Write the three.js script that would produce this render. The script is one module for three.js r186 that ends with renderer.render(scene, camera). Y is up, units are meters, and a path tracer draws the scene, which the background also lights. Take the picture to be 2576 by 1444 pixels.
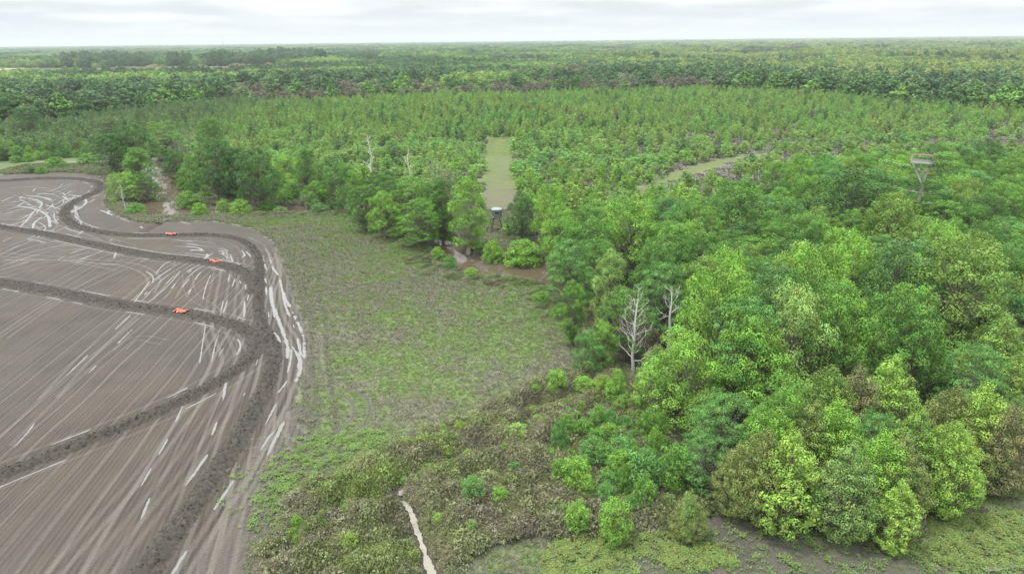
import * as THREE from 'three';
import { mergeGeometries } from 'three/addons/utils/BufferGeometryUtils.js';
import { createNoise2D, createNoise3D } from 'simplex-noise';

// ------------------------------------------------------------------ camera, sky, sun, exposure
const scene = new THREE.Scene();
const EYE = 36;                                     // metres above the field
const camera = new THREE.PerspectiveCamera(45.7, 2576 / 1444, 0.5, 30000);
camera.position.set(0, EYE, 0);
camera.rotation.order = 'YXZ';
camera.rotation.set(THREE.MathUtils.degToRad(-19.97), 0, THREE.MathUtils.degToRad(-0.62));
camera.updateMatrixWorld(true);

const renderer = new THREE.WebGLRenderer({ antialias: true });
renderer.toneMapping = THREE.LinearToneMapping;
renderer.toneMappingExposure = 2.75;
renderer.shadowMap.enabled = true;

function rng(seed) { let a = seed >>> 0; return () => { a = (a + 0x6d2b79f5) | 0; let t = Math.imul(a ^ (a >>> 15), 1 | a); t = (t + Math.imul(t ^ (t >>> 7), 61 | t)) ^ t; return ((t ^ (t >>> 14)) >>> 0) / 4294967296; }; }
const n2 = createNoise2D(rng(11)), n2b = createNoise2D(rng(12)), n3 = createNoise3D(rng(13));
const fbm = (x, y, o = 4) => { let s = 0, a = 0.5, f = 1; for (let i = 0; i < o; i++) { s += a * n2(x * f, y * f); a *= 0.5; f *= 2.03; } return s; };
const clamp = (x, a = 0, b = 1) => Math.min(b, Math.max(a, x));
const sstep = (a, b, x) => { const t = clamp((x - a) / (b - a)); return t * t * (3 - 2 * t); };
const lerp = (a, b, t) => a + (b - a) * t;

{ // overcast sky: a bright, soft cloud deck, a little brighter overhead than at the horizon
  const W = 2048, Hh = 1536, data = new Float32Array(W * Hh * 4);
  for (let j = 0; j < Hh; j++) {
    const el = ((j + 0.5) / Hh - 0.5) * Math.PI, se = Math.sin(el), ce = Math.cos(el);
    for (let i = 0; i < W; i++) {
      const o = (j * W + i) * 4;
      let c = 1, bl = 0;
      if (se > 0) {
        const az = (i + 0.5) / W * 2 * Math.PI, k = 1 / (se + 0.055);
        const x = Math.cos(az) * ce * k, y = Math.sin(az) * ce * k;
        const n = fbm(x * 0.33 + 3.1, y * 0.33 - 1.7, 5), m = fbm(x * 0.11, y * 0.11 + 8, 3);
        c = 1 + 0.30 * n * sstep(0.0, 0.05, se + 0.012) + 0.07 * m;
        bl = clamp(-n * 0.9 + 0.2) * 0.07;
        c *= lerp(0.97, 3.0, Math.pow(se, 0.7));
      } else c = 0.9;
      const L = 0.288 * c;
      data[o] = L * (0.975 - bl); data[o + 1] = L * 1.005; data[o + 2] = L * (1.02 + bl * 0.5); data[o + 3] = 1;
    }
  }
  const t = new THREE.DataTexture(data, W, Hh, THREE.RGBAFormat, THREE.FloatType);
  t.mapping = THREE.EquirectangularReflectionMapping; t.magFilter = THREE.LinearFilter; t.minFilter = THREE.LinearFilter; t.needsUpdate = true;
  scene.background = t; scene.environment = t;
}
const sun = new THREE.DirectionalLight(new THREE.Color(1.0, 0.965, 0.9), 1.5);
sun.position.set(-60, 170, -95); sun.target.position.set(0, 0, -100);
sun.castShadow = true; sun.shadow.radius = 21; sun.shadow.mapSize.set(2048, 2048);
Object.assign(sun.shadow.camera, { left: -200, right: 200, top: 200, bottom: -200, near: 1, far: 600 });
scene.add(sun, sun.target);
scene.fog = new THREE.FogExp2(new THREE.Color(0.80, 0.87, 0.9), 0.00011);

// ------------------------------------------------------------------ surveying: where the photograph's points lie on the land
const ray = new THREE.Vector3();
const TAN = Math.tan(THREE.MathUtils.degToRad(45.7 / 2)), FPX = 722 / TAN;
function at(px, py, h = 0) {
  ray.set((px - 1288) / FPX, -(py - 722) / FPX, -1).applyEuler(camera.rotation);
  const t = (h - EYE) / Math.min(ray.y, -1e-4);
  return { x: ray.x * t, z: ray.z * t, r: t };
}
const V = (x, y, z) => new THREE.Vector3(x, y, z);
const pts = (list, h = 0) => list.map(([px, py]) => { const p = at(px, py, h); return V(p.x, h, p.z); });
const curve = (list, step = 1, h = 0) => { const c = new THREE.CatmullRomCurve3(pts(list, h), false, 'centripetal'); return c.getSpacedPoints(Math.max(4, Math.round(c.getLength() / step))); };

// ------------------------------------------------------------------ naming
const used = new Map();
function numbered(n) { const k = used.get(n) ?? 0; used.set(n, k + 1); return k ? `${n}_${String(k).padStart(3, '0')}` : n; }
function tag(o, label, category, group, kind) { o.userData = { label }; if (category) o.userData.category = category; if (group) o.userData.group = group; if (kind) o.userData.kind = kind; return o; }
function shadows(m) { m.castShadow = m.receiveShadow = true; return m; }
function mesh(name, g, m) { const o = new THREE.Mesh(g, m); o.name = name; return shadows(o); }
function struct(name, g, m, label) { const o = mesh(numbered(name), g, m); o.userData = { kind: 'structure', label }; scene.add(o); return o; }
function thing(name, label, category, group) { const o = new THREE.Group(); o.name = numbered(name); tag(o, label, category, group); scene.add(o); return o; }

// ------------------------------------------------------------------ geometry collector
class Bag {
  constructor() { this.p = []; this.c = []; this.i = []; this.uv = []; this.n = 0; }
  v(x, y, z, r = 1, g = 1, b = 1) { this.p.push(x, y, z); this.c.push(r, g, b); return this.n++; }
  tri(a, b, c) { this.i.push(a, b, c); }
  geo(smooth = false) {
    const g = new THREE.BufferGeometry();
    g.setAttribute('position', new THREE.Float32BufferAttribute(this.p, 3));
    g.setAttribute('color', new THREE.Float32BufferAttribute(this.c, 3));
    g.setIndex(this.i);
    if (smooth) { g.computeVertexNormals(); return g; }
    const f = g.toNonIndexed(); f.computeVertexNormals(); return f;
  }
  tube(path, radii, sides = 6, col = [1, 1, 1], rand) {
    const d = V(0, 0, 0), u = V(0, 0, 0), w = V(0, 0, 0); let prev = null;
    for (let k = 0; k < path.length; k++) {
      d.subVectors(path[Math.min(k + 1, path.length - 1)], path[Math.max(k - 1, 0)]).normalize();
      u.set(Math.abs(d.y) > 0.9 ? 1 : 0, Math.abs(d.y) > 0.9 ? 0 : 1, 0).cross(d).normalize(); w.crossVectors(d, u);
      const ring = [];
      for (let s = 0; s < sides; s++) {
        const a = s / sides * 2 * Math.PI, r = radii[k], f = rand ? 0.8 + 0.4 * rand() : 1;
        ring.push(this.v(path[k].x + (u.x * Math.cos(a) + w.x * Math.sin(a)) * r, path[k].y + (u.y * Math.cos(a) + w.y * Math.sin(a)) * r, path[k].z + (u.z * Math.cos(a) + w.z * Math.sin(a)) * r, col[0] * f, col[1] * f, col[2] * f));
      }
      if (prev) for (let s = 0; s < sides; s++) { const t = (s + 1) % sides; this.tri(prev[s], prev[t], ring[s]); this.tri(prev[t], ring[t], ring[s]); }
      prev = ring;
    }
    const tip = this.v(path[path.length - 1].x, path[path.length - 1].y, path[path.length - 1].z, ...col);
    for (let s = 0; s < sides; s++) this.tri(prev[s], prev[(s + 1) % sides], tip);
  }
  // one folded leaf spray: four corners, two faces
  leaf(c, nrm, size, r, shade) {
    const t = V(r() - 0.5, (r() - 0.5) * 0.7 - 0.2, r() - 0.5).cross(nrm).normalize(), b = V(0, 0, 0).crossVectors(nrm, t);
    const l = size * (0.7 + 0.6 * r()), w = l * (0.32 + 0.2 * r()), f = l * 0.12;
    const k = shade;
    const A = this.v(c.x - t.x * l * 0.5, c.y - t.y * l * 0.5, c.z - t.z * l * 0.5, ...k), C = this.v(c.x + t.x * l * 0.5 - nrm.x * f, c.y + t.y * l * 0.5 - nrm.y * f, c.z + t.z * l * 0.5 - nrm.z * f, ...k);
    const B = this.v(c.x + b.x * w - nrm.x * f, c.y + b.y * w - nrm.y * f, c.z + b.z * w - nrm.z * f, ...k), D = this.v(c.x - b.x * w - nrm.x * f, c.y - b.y * w - nrm.y * f, c.z - b.z * w - nrm.z * f, ...k);
    this.tri(A, B, C); this.tri(A, C, D);
  }
}

// ------------------------------------------------------------------ the layout, read off the photograph (points on its 2576 x 1444 print)
const LEVEE1 = [[-60, 459], [0, 456], [100, 450], [180, 450], [238, 458], [250, 470], [235, 486], [195, 503], [168, 522], [160, 543], [180, 564], [235, 582], [320, 592], [430, 593], [520, 592], [580, 598], [622, 614], [645, 642], [652, 680], [650, 725], [650, 775], [655, 812], [676, 850], [690, 880], [682, 930], [655, 1000], [605, 1090], [550, 1180], [480, 1280], [415, 1370], [360, 1450], [320, 1510]];
const LEVEE2 = [[-60, 561], [0, 572], [100, 587], [200, 608], [300, 629], [400, 646], [500, 657], [560, 667], [605, 681], [632, 702], [643, 735]];
const LEVEE3 = [[-60, 702], [0, 711], [100, 728], [200, 747], [300, 766], [400, 780], [480, 792], [550, 806], [608, 826], [640, 850], [643, 876], [615, 912], [550, 958], [460, 1006], [350, 1056], [200, 1116], [100, 1156], [0, 1196], [-90, 1234]];
const CREEK = [[350, 392, 3], [385, 425, 3.6], [402, 465, 4.6], [405, 505, 4.8], [425, 534, 4.6], [520, 533, 3.2], [640, 532, 3], [760, 530, 3], [865, 530, 3], [940, 546, 2.6], [1019, 562, 1.8], [1070, 562, 1.2], [1100, 590, 0.9], [1120, 628, 1.3], [1150, 658, 2.6], [1230, 676, 3.6], [1320, 683, 3.6], [1395, 694, 3.4], [1470, 730, 3], [1550, 800, 2.6], [1640, 850, 2.4], [1740, 880, 2]];
const WATER_Y = -0.85;
const P_FIELD = [[-300, 432], [0, 440], [60, 436], [120, 433], [200, 432], [256, 441], [268, 470], [262, 520], [300, 545], [360, 562], [440, 556], [540, 556], [630, 572], [690, 610], [722, 680], [740, 760], [772, 830], [778, 900], [748, 980], [728, 1050], [775, 1078], [760, 1110], [705, 1150], [668, 1215], [650, 1290], [625, 1360], [590, 1530], [-400, 1530], [-900, 800]];
const P_SCRUB = [[770, 1255], [880, 1190], [1000, 1140], [1080, 1105], [1180, 1060], [1300, 1000], [1420, 950], [1560, 940], [1640, 1010], [1720, 1090], [1800, 1260], [1690, 1320], [1450, 1330], [1250, 1330], [1160, 1380], [1120, 1530], [660, 1530], [690, 1400], [715, 1320]];
const P_WOOD = [[1560, 900], [1660, 1010], [1740, 1110], [1800, 1250], [1900, 1300], [2100, 1350], [2330, 1290], [2576, 1215], [2900, 1150], [3300, 700], [3000, 480], [2576, 470], [2300, 480], [2000, 500], [1750, 555], [1500, 565], [1400, 640], [1440, 740], [1500, 820]];
const P_STRIP = [[1220, 346], [1285, 346], [1297, 400], [1308, 470], [1312, 520], [1290, 575], [1262, 600], [1205, 600], [1210, 520], [1211, 440], [1216, 390]];
const P_TRAIL = [[1925, 383], [1850, 393], [1780, 407], [1700, 432], [1640, 460], [1600, 480], [1610, 492], [1680, 461], [1740, 440], [1820, 415], [1880, 401], [1925, 391]];
const P_CLEAR = [[1945, 380], [1850, 390], [1780, 404], [1700, 429], [1640, 456], [1590, 476], [1600, 512], [1700, 482], [1760, 456], [1840, 430], [1950, 402]];
const P_VERGE = [[-100, 425], [0, 418], [120, 412], [240, 416], [256, 441], [200, 433], [120, 432], [0, 437], [-100, 440]];
const P_MUD = [[1430, 1335], [1690, 1325], [1800, 1290], [2100, 1380], [2350, 1330], [2700, 1300], [2800, 1530], [1350, 1530]];
const P_BANKMUD = [[1120, 580], [1150, 575], [1180, 600], [1215, 640], [1330, 660], [1400, 664], [1400, 690], [1150, 655], [1125, 625]];

// masks in metres: x -170..150, z -235..-20
const MX0 = -170, MZ0 = -240, MW = 340, MH = 225, MR = 4;
function mask(polys, blur = 2, hole) {
  const w = MW * MR, h = MH * MR, cv = document.createElement('canvas'); cv.width = w; cv.height = h;
  const c = cv.getContext('2d'); c.fillStyle = '#000'; c.fillRect(0, 0, w, h);
  const draw = (poly, s) => { c.fillStyle = s; c.beginPath(); poly.forEach(([px, py], k) => { const p = at(px, py); c[k ? 'lineTo' : 'moveTo']((p.x - MX0) * MR, (p.z - MZ0) * MR); }); c.closePath(); c.fill(); };
  polys.forEach((p) => draw(p, '#fff')); if (hole) draw(hole, '#000');
  const d = c.getImageData(0, 0, w, h).data; let a = new Float32Array(w * h), b = new Float32Array(w * h);
  for (let i = 0; i < w * h; i++) a[i] = d[i * 4] / 255;
  for (let pass = 0; pass < 2; pass++) {
    for (let y = 0; y < h; y++) { let s = 0; for (let x = -blur; x < w; x++) { if (x + blur < w) s += a[y * w + x + blur]; if (x - blur - 1 >= 0) s -= a[y * w + x - blur - 1]; if (x >= 0) b[y * w + x] = s / (2 * blur + 1); } }
    for (let x = 0; x < w; x++) { let s = 0; for (let y = -blur; y < h; y++) { if (y + blur < h) s += b[(y + blur) * w + x]; if (y - blur - 1 >= 0) s -= b[(y - blur - 1) * w + x]; if (y >= 0) a[y * w + x] = s / (2 * blur + 1); } }
  }
  return (x, z) => {
    const u = clamp((x - MX0) * MR - 0.5, 0, w - 1.01), v = clamp((z - MZ0) * MR - 0.5, 0, h - 1.01), i = u | 0, j = v | 0, fu = u - i, fv = v - j, k = j * w + i;
    return lerp(lerp(a[k], a[k + 1], fu), lerp(a[k + w], a[k + w + 1], fu), fv);
  };
}
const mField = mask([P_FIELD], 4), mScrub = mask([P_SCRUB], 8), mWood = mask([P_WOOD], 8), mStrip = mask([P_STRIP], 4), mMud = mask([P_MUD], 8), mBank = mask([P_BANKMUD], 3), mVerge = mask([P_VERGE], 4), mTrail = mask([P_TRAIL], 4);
function distTo(path) { // distance to a polyline of vectors and the width there
  return (x, z) => {
    let best = 1e9, bw = 1;
    for (let k = 0; k + 1 < path.length; k++) {
      const a = path[k], b = path[k + 1], dx = b.x - a.x, dz = b.z - a.z, t = clamp(((x - a.x) * dx + (z - a.z) * dz) / (dx * dx + dz * dz)), ex = x - a.x - dx * t, ez = z - a.z - dz * t, d = ex * ex + ez * ez;
      if (d < best) { best = d; bw = a.w === undefined ? 1 : lerp(a.w, b.w, t); }
    }
    return [Math.sqrt(best), bw];
  };
}
const creekPath = CREEK.map(([px, py, w]) => { const p = at(px, py, WATER_Y); const v = V(p.x, WATER_Y, p.z); v.w = w; return v; });
const dCreek = distTo(creekPath);
const gully = curve([[345, 592], [380, 575], [400, 560], [420, 545]], 1), dGully = distTo(gully);
const tileEdge = (x, z) => Math.min(1, Math.max(0, Math.min(x + 155, 105 - x, z + 225, -25 - z) / 6));
function groundH(x, z) {
  if (x < -155 || x > 105 || z < -225 || z > -25) return 0;
  const e = tileEdge(x, z), f = mField(x, z);
  let h = (1 - f) * (0.16 * fbm(x * 0.08, z * 0.08, 3) + 0.07 * n2(x * 0.5, z * 0.5));
  h += mScrub(x, z) * 0.25 * n2b(x * 0.25, z * 0.25);
  const [d, w] = dCreek(x, z);
  if (d < 16) { const k = 1 - sstep(w - 1.4, w + 2.6, d + 0.7 * n2(x * 0.3, z * 0.3)); h += -1.7 * k; }
  if (x < -60 && z < -130) { const [g] = dGully(x, z); h -= 0.55 * (1 - sstep(0.2, 1.3, g + 0.25 * n2(x, z))); }
  return h * e;
}
// how green the grass is at a point of the meadow
const blob = (list) => { const q = list.map(([px, py, rx, rz]) => { const p = at(px, py); return [p.x, p.z, rx, rz]; }); return (x, z) => { let s = 0; for (const [a, b, rx, rz] of q) { const d = ((x - a) / rx) ** 2 + ((z - b) / rz) ** 2; if (d < 4) s = Math.max(s, 1 - sstep(0.3, 4, d)); } return s; }; };
const lush = blob([[760, 1210, 4.5, 4], [850, 1120, 3.5, 3], [1060, 1170, 3, 1.6], [1260, 770, 4, 5], [1130, 840, 3, 3], [1000, 790, 2.5, 3], [1290, 850, 3, 6], [1080, 960, 4, 2.5], [860, 930, 3, 2.5], [900, 560, 9, 5], [760, 560, 9, 3], [1000, 640, 5, 7], [1000, 900, 4, 2], [830, 1010, 3, 2], [1330, 760, 4, 8], [1180, 900, 3, 2.5]]);
const limeP = blob([[1300, 1400, 4.4, 2.8], [1240, 1340, 2, 2], [1430, 1400, 3, 2.5], [1600, 1360, 2.4, 1.2], [2460, 1350, 5, 2.6], [2576, 1300, 6, 3], [1740, 1400, 2, 1], [1650, 1330, 1.5, 0.8]]);
const mFieldWide = mask([P_FIELD], 22);
function greenAt(x, z) { return clamp(0.44 - 0.6 * mFieldWide(x, z) + 0.55 * fbm(x * 0.055 + 3, z * 0.09, 3) + 0.36 * n2b(x * 0.3, z * 0.22) + 0.34 * n2(x * 1.4 + 5, z * 1.4) + 0.5 * lush(x, z)); }

// ------------------------------------------------------------------ wheel tracks of the field, drawn into the soil textures
const ARCS = [], TRACKS = []; // [points, width m, pale 0..1, rut]
const twin = (list, gap, w, pale, rut = 0.6) => { const c = curve(list, 1.2); for (const s of [-1, 1]) TRACKS.push([offset(c, s * gap / 2), w, pale, rut]); };
function offset(c, o) { return c.map((p, k) => { const a = c[Math.max(0, k - 1)], b = c[Math.min(c.length - 1, k + 1)], dx = b.x - a.x, dz = b.z - a.z, l = Math.hypot(dx, dz) || 1; return V(p.x - dz / l * o, p.y, p.z + dx / l * o); }); }
const rowBend = (x0, d) => x0 - (d - 62) * (0.06 + 0.24 * sstep(-44, -20, x0));
{
  const r = rng(71);
  for (const [x0, w, pale] of [[-100, .4, .4], [-90, .4, .4], [-80, .35, .4], [-74, .4, .5], [-67, .4, .55], [-61, .35, .4], [-56, .4, .55], [-51.5, .35, .5], [-47, .4, .7], [-43, .35, .5], [-39.5, .4, .6], [-35.5, .42, .9], [-32, .36, .6], [-28.5, .45, .9], [-25.5, .36, .6], [-22.5, .4, .7], [-19.5, .36, .55]]) {
    for (const s of [-0.95, 0.95]) { const c = []; for (let d = 30; d < 118; d += 2) c.push(V(rowBend(x0 + s, d) + 0.25 * n2(d * 0.05, x0), 0, -d)); TRACKS.push([c, w, pale * (s > 0 ? 1 : 0.75), 0.8]); }
  }
  twin([[120, 1000], [217, 896], [330, 790]], 1.8, .5, .6); twin([[0, 1120], [180, 950], [362, 801]], 1.8, .5, .5);
  twin([[0, 850], [150, 750], [380, 640]], 1.8, .5, .6); twin([[100, 735], [240, 660], [330, 620]], 1.9, .5, .5); twin([[0, 660], [170, 615], [250, 600]], 1.9, .5, .7);
  twin([[0, 640], [200, 655], [330, 668], [385, 700], [370, 740]], 1.8, .45, .7); twin([[80, 600], [260, 645], [460, 655]], 1.9, .4, .4);
  twin([[0, 520], [110, 530], [175, 560], [260, 600], [330, 620]], 1.8, .5, .5);
  twin([[410, 860], [340, 850], [300, 880]], 1.4, .3, .6); twin([[480, 840], [540, 790], [480, 740], [470, 690]], 1.5, .25, .5);
  for (let k = 0; k < 16; k++) { const y = 470 + k * 6.3, b = 100 + 90 * Math.sin(k * 0.7 + 1) * 0.5 + k * 2; ARCS.push([curve([[-30, y + 8], [b * 0.5, y], [b, y + 9], [b + 25 - k, y + 28], [b - 30 - k * 2, y + 60]], 1.2), .45, .35 + .5 * r(), .7]); }
  for (let k = 0; k < 14; k++) { const y = 490 + k * 6.5; ARCS.push([curve([[-30, y + 40 - k * 3], [80 + k * 8, y + 5], [190, y - 32 - k]], 1.2), .45, .3 + .5 * r(), .7]); }
  for (let k = 0; k < 9; k++) { const y = 604 + k * 5; ARCS.push([curve([[430 - k * 4, y], [500 - k * 5, y + 3], [555 + 5 * k - k * k, y + 16], [575 + 4 * k - k * k, y + 50 - k * 2]], 1.2), .4, .3 + .5 * r(), .6]); }
  for (let k = 0; k < 7; k++) ARCS.push([curve([[300 + 28 * k, 760 - 2 * k], [375 + 22 * k, 700 - 3 * k], [470 + 14 * k, 640 + 3 * k]], 1.2), .45, .35 + .5 * r(), .7]);
  for (let k = 0; k < 8; k++) ARCS.push([curve([[-20, 640 + k * 9], [60 + 14 * k, 600 + 9 * k], [150 + 20 * k, 575 + 12 * k + (k > 4 ? 20 : 0)]], 1.2), .4, .4 + .4 * r(), .6]);
  TRACKS.push(...ARCS);
  for (const o of [-3.1, -2.2, 2.3, 3.3, 4.6, 6.1, 7.2]) TRACKS.push([offset(curve(LEVEE1.slice(17), 1.2), o), .5, .35 + .45 * r(), .7]);
  for (const o of [-2.3, 2.3]) for (const L of [LEVEE2, LEVEE3, LEVEE1.slice(0, 18)]) TRACKS.push([offset(curve(L, 1.2), o), .5, .35, .6]);
  TRACKS.push([curve([[1806, 1296], [1832, 1345], [1858, 1388], [1888, 1450]], 0.6), 0.7, 0, 1], [curve([[1840, 1372], [1878, 1385], [1895, 1420]], 0.6), 0.6, 0, .8], [curve([[2360, 1450], [2450, 1405], [2600, 1350]], 0.6), 0.35, 0, .6], [curve([[2440, 1450], [2530, 1412], [2620, 1382]], 0.6), 0.35, 0, .6]);
  for (let k = 0; k < 8; k++) { const x = 560 + k * 16; TRACKS.push([curve([[x + 130, 1050 - k * 6], [x + 70, 1170], [x, 1300], [x - 70, 1450], [x - 100, 1510]], 1.2), .5, .4 + .4 * r(), .8]); }
  twin([[735, 1020], [725, 1070], [760, 1100], [840, 1095], [900, 1060], [905, 1010], [870, 985]], 1.6, .4, .35); twin([[750, 820], [790, 850], [785, 900], [800, 960]], 1.4, .35, .35);
  twin([[690, 615], [735, 700], [760, 790]], 1.6, .35, .3); twin([[600, 1120], [690, 1110], [840, 1140]], 1.6, .3, .3);
}
const DITCHES = [LEVEE1, LEVEE2, LEVEE3].map((L) => curve(L, 1.5));

function soilTexture(x0, z0, w, h, N, M) {
  const cv = document.createElement('canvas'); cv.width = N; cv.height = M; const c = cv.getContext('2d');
  c.fillStyle = '#000'; c.fillRect(0, 0, N, M); c.lineCap = 'round'; c.lineJoin = 'round';
  c.setTransform(N / w, 0, 0, M / h, -x0 * N / w, -z0 * M / h); c.globalCompositeOperation = 'lighter';
  const line = (p, width, style) => { c.strokeStyle = style; c.lineWidth = width; c.beginPath(); p.forEach((q, k) => c[k ? 'lineTo' : 'moveTo'](q.x, q.z)); c.stroke(); };
  for (const [p, wd, pale, rut] of TRACKS) { line(p, wd * 2.3, `rgb(0,${75 * rut | 0},0)`); line(p, wd, `rgb(${pale * 190 | 0},${40 * rut | 0},0)`); line(p, wd * 0.5, `rgb(${pale * 65 | 0},${40 * rut | 0},0)`); }
  for (const p of DITCHES) for (const s of [-1, 1]) { line(offset(p, s * 1.5), 0.7, 'rgb(0,0,70)'); line(offset(p, s * 1.6), 0.3, 'rgb(0,0,70)'); }
  const img = c.getImageData(0, 0, N, M).data, col = new Uint8Array(N * M * 4), bump = new Uint8Array(N * M * 4), s = new THREE.Color();
  const enc = (v) => clamp(v <= 0.0031308 ? v * 12.92 : 1.055 * Math.pow(v, 1 / 2.4) - 0.055) * 255;
  const lut = new Uint8Array(4097); for (let k = 0; k <= 4096; k++) lut[k] = enc(k / 4096);
  for (let j = 0; j < M; j++) for (let i = 0; i < N; i++) {
    const x = x0 + (i + 0.5) / N * w, z = z0 + (j + 0.5) / M * h, k = (j * N + i) * 4;
    const wx = x + 0.8 * n2(x * 0.35, z * 0.35) + 0.3 * n2b(x * 1.3, z * 1.3), wz = z + 0.8 * n2b(x * 0.35, z * 0.35);
    const f = sstep(0.35, 0.65, mField(wx, wz)), f1 = n2(x * 5.1, z * 5.1), f2 = n2b(x * 1.7, z * 1.7), f3 = n2(x * 0.22, z * 0.22), f4 = n2b(x * 0.06, z * 0.06);
    let R, G, B, hgt = 0.5 + 0.07 * f1 + 0.05 * f2;
    { // bare silt with drill rows
      let q = x; for (let it = 0; it < 3; it++) q = x + (-z - 62) * (0.06 + 0.24 * sstep(-44, -20, q));
      const row = Math.sin(q * 2 * Math.PI / 0.38 + 0.5 * f2), row2 = n2(q * 1.3, z * 0.02), streak = n2b(q * 2.6, z * 0.05);
      const rowsOn = sstep(-150, -110, z) * (1 - sstep(-16, -8, x));
      let L = 0.051 * (1 + 0.10 * f3 + 0.12 * f4 + 0.12 * f1 + 0.07 * f2 + rowsOn * (0.10 * row - 0.22 * Math.pow(clamp(-row), 3) * (0.6 + 0.6 * f2) + 0.12 * row2 + 0.10 * streak));
      const warm = clamp(0.5 + 0.5 * n2(x * 0.03 + 9, z * 0.03) + 0.25 * f3);
      R = L * (1.11 + 0.12 * warm); G = L * 0.97; B = L * (0.81 - 0.12 * warm);
      hgt += rowsOn * 0.10 * row;
      const pale = clamp(img[k] / 255 * (0.92 + 0.12 * f2) * (0.9 + 0.25 * f1)), rut = img[k + 1] / 255, wet = img[k + 2] / 255;
      const lug = Math.sin((z + x * 0.6) * 2 * Math.PI / 0.42 + 1.5 * f2), dk = 1 - rut * (0.62 + 0.3 * lug) * (1 - pale) - 0.35 * wet * (0.8 + 0.2 * f2);
      R = lerp(R * dk, 0.124, pale); G = lerp(G * dk, 0.110, pale); B = lerp(B * dk, 0.092, pale);
      hgt -= rut * (0.33 + 0.12 * Math.sin((x * 0.3 + z) * 2 * Math.PI / 0.35));
    }
    if (f < 0.999) {
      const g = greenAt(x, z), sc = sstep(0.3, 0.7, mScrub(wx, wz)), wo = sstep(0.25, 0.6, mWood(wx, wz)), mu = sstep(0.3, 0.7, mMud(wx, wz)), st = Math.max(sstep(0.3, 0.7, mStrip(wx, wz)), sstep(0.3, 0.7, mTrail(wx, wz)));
      const [cd, cw] = z < -85 ? dCreek(x, z) : [99, 1];
      const lm = limeP(x, z), n = 0.5 + 0.5 * f1, m = 0.5 + 0.5 * f2;
      // meadow thatch: straw and grey stalks, green where the grass comes through
      const cl = 0.74 + 0.30 * n + 0.24 * m; let r = lerp(0.140, 0.108, g) * cl, gg = lerp(0.136, 0.152, g) * cl, b = lerp(0.092, 0.048, g) * cl;
      if (st > 0) { const e = clamp(0.65 + 0.5 * f3 - 0.8 * sstep(-190, -150, z) + 0.25 * f2 - img[k] / 300); r = lerp(r, lerp(0.112, 0.098, e) * cl, st); gg = lerp(gg, lerp(0.106, 0.140, e) * cl, st); b = lerp(b, lerp(0.066, 0.03, e) * cl, st); }
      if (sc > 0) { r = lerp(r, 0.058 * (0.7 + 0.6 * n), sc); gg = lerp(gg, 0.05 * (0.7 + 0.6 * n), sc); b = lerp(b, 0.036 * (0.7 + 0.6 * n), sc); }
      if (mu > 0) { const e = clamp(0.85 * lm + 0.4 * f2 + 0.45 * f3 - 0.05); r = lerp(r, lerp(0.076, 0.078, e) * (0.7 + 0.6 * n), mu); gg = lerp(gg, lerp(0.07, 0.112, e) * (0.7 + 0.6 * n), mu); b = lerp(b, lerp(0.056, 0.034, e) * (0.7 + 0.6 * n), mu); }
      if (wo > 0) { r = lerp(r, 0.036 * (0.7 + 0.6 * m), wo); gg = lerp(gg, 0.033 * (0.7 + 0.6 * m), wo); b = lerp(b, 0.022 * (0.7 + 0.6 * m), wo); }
      const bk = Math.max(1 - sstep(cw + 0.6, cw + 2.6, cd + 0.8 * f2), sstep(0.3, 0.7, mBank(wx, wz)));
      if (bk > 0) { r = lerp(r, 0.055 + 0.014 * f2, bk); gg = lerp(gg, 0.046 + 0.012 * f2, bk); b = lerp(b, 0.035 + 0.01 * f2, bk); }
      const tr = (1 - f) * clamp(img[k + 1] / 90); r = lerp(r, 0.062 * (0.8 + 0.5 * n), tr); gg = lerp(gg, 0.057 * (0.8 + 0.5 * n), tr); b = lerp(b, 0.044 * (0.8 + 0.5 * n), tr);
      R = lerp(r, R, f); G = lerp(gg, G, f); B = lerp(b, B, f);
      hgt = lerp(0.5 + 0.2 * f1 + 0.14 * f2, hgt, f);
    }
    col[k] = lut[clamp(R) * 4096 | 0]; col[k + 1] = lut[clamp(G) * 4096 | 0]; col[k + 2] = lut[clamp(B) * 4096 | 0]; col[k + 3] = 255;
    bump[k] = bump[k + 1] = bump[k + 2] = clamp(hgt) * 255; bump[k + 3] = 255;
  }
  const mk = (d, srgb) => { const t = new THREE.DataTexture(d, N, M, THREE.RGBAFormat, THREE.UnsignedByteType); t.magFilter = THREE.LinearFilter; t.minFilter = THREE.LinearMipmapLinearFilter; t.generateMipmaps = true; if (srgb) t.colorSpace = THREE.SRGBColorSpace; t.needsUpdate = true; return t; };
  return [mk(col, true), mk(bump, false)];
}
function groundTile(x0, z0, w, h, nx, nz) {
  const p = new Float32Array((nx + 1) * (nz + 1) * 3), uv = new Float32Array((nx + 1) * (nz + 1) * 2), idx = [];
  for (let j = 0; j <= nz; j++) for (let i = 0; i <= nx; i++) { const k = j * (nx + 1) + i, x = x0 + w * i / nx, z = z0 + h * j / nz; p.set([x, groundH(x, z), z], k * 3); uv.set([i / nx, j / nz], k * 2); if (i < nx && j < nz) idx.push(k, k + nx + 1, k + 1, k + 1, k + nx + 1, k + nx + 2); }
  const g = new THREE.BufferGeometry(); g.setAttribute('position', new THREE.BufferAttribute(p, 3)); g.setAttribute('uv', new THREE.BufferAttribute(uv, 2)); g.setIndex(idx); g.computeVertexNormals(); return g;
}
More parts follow.
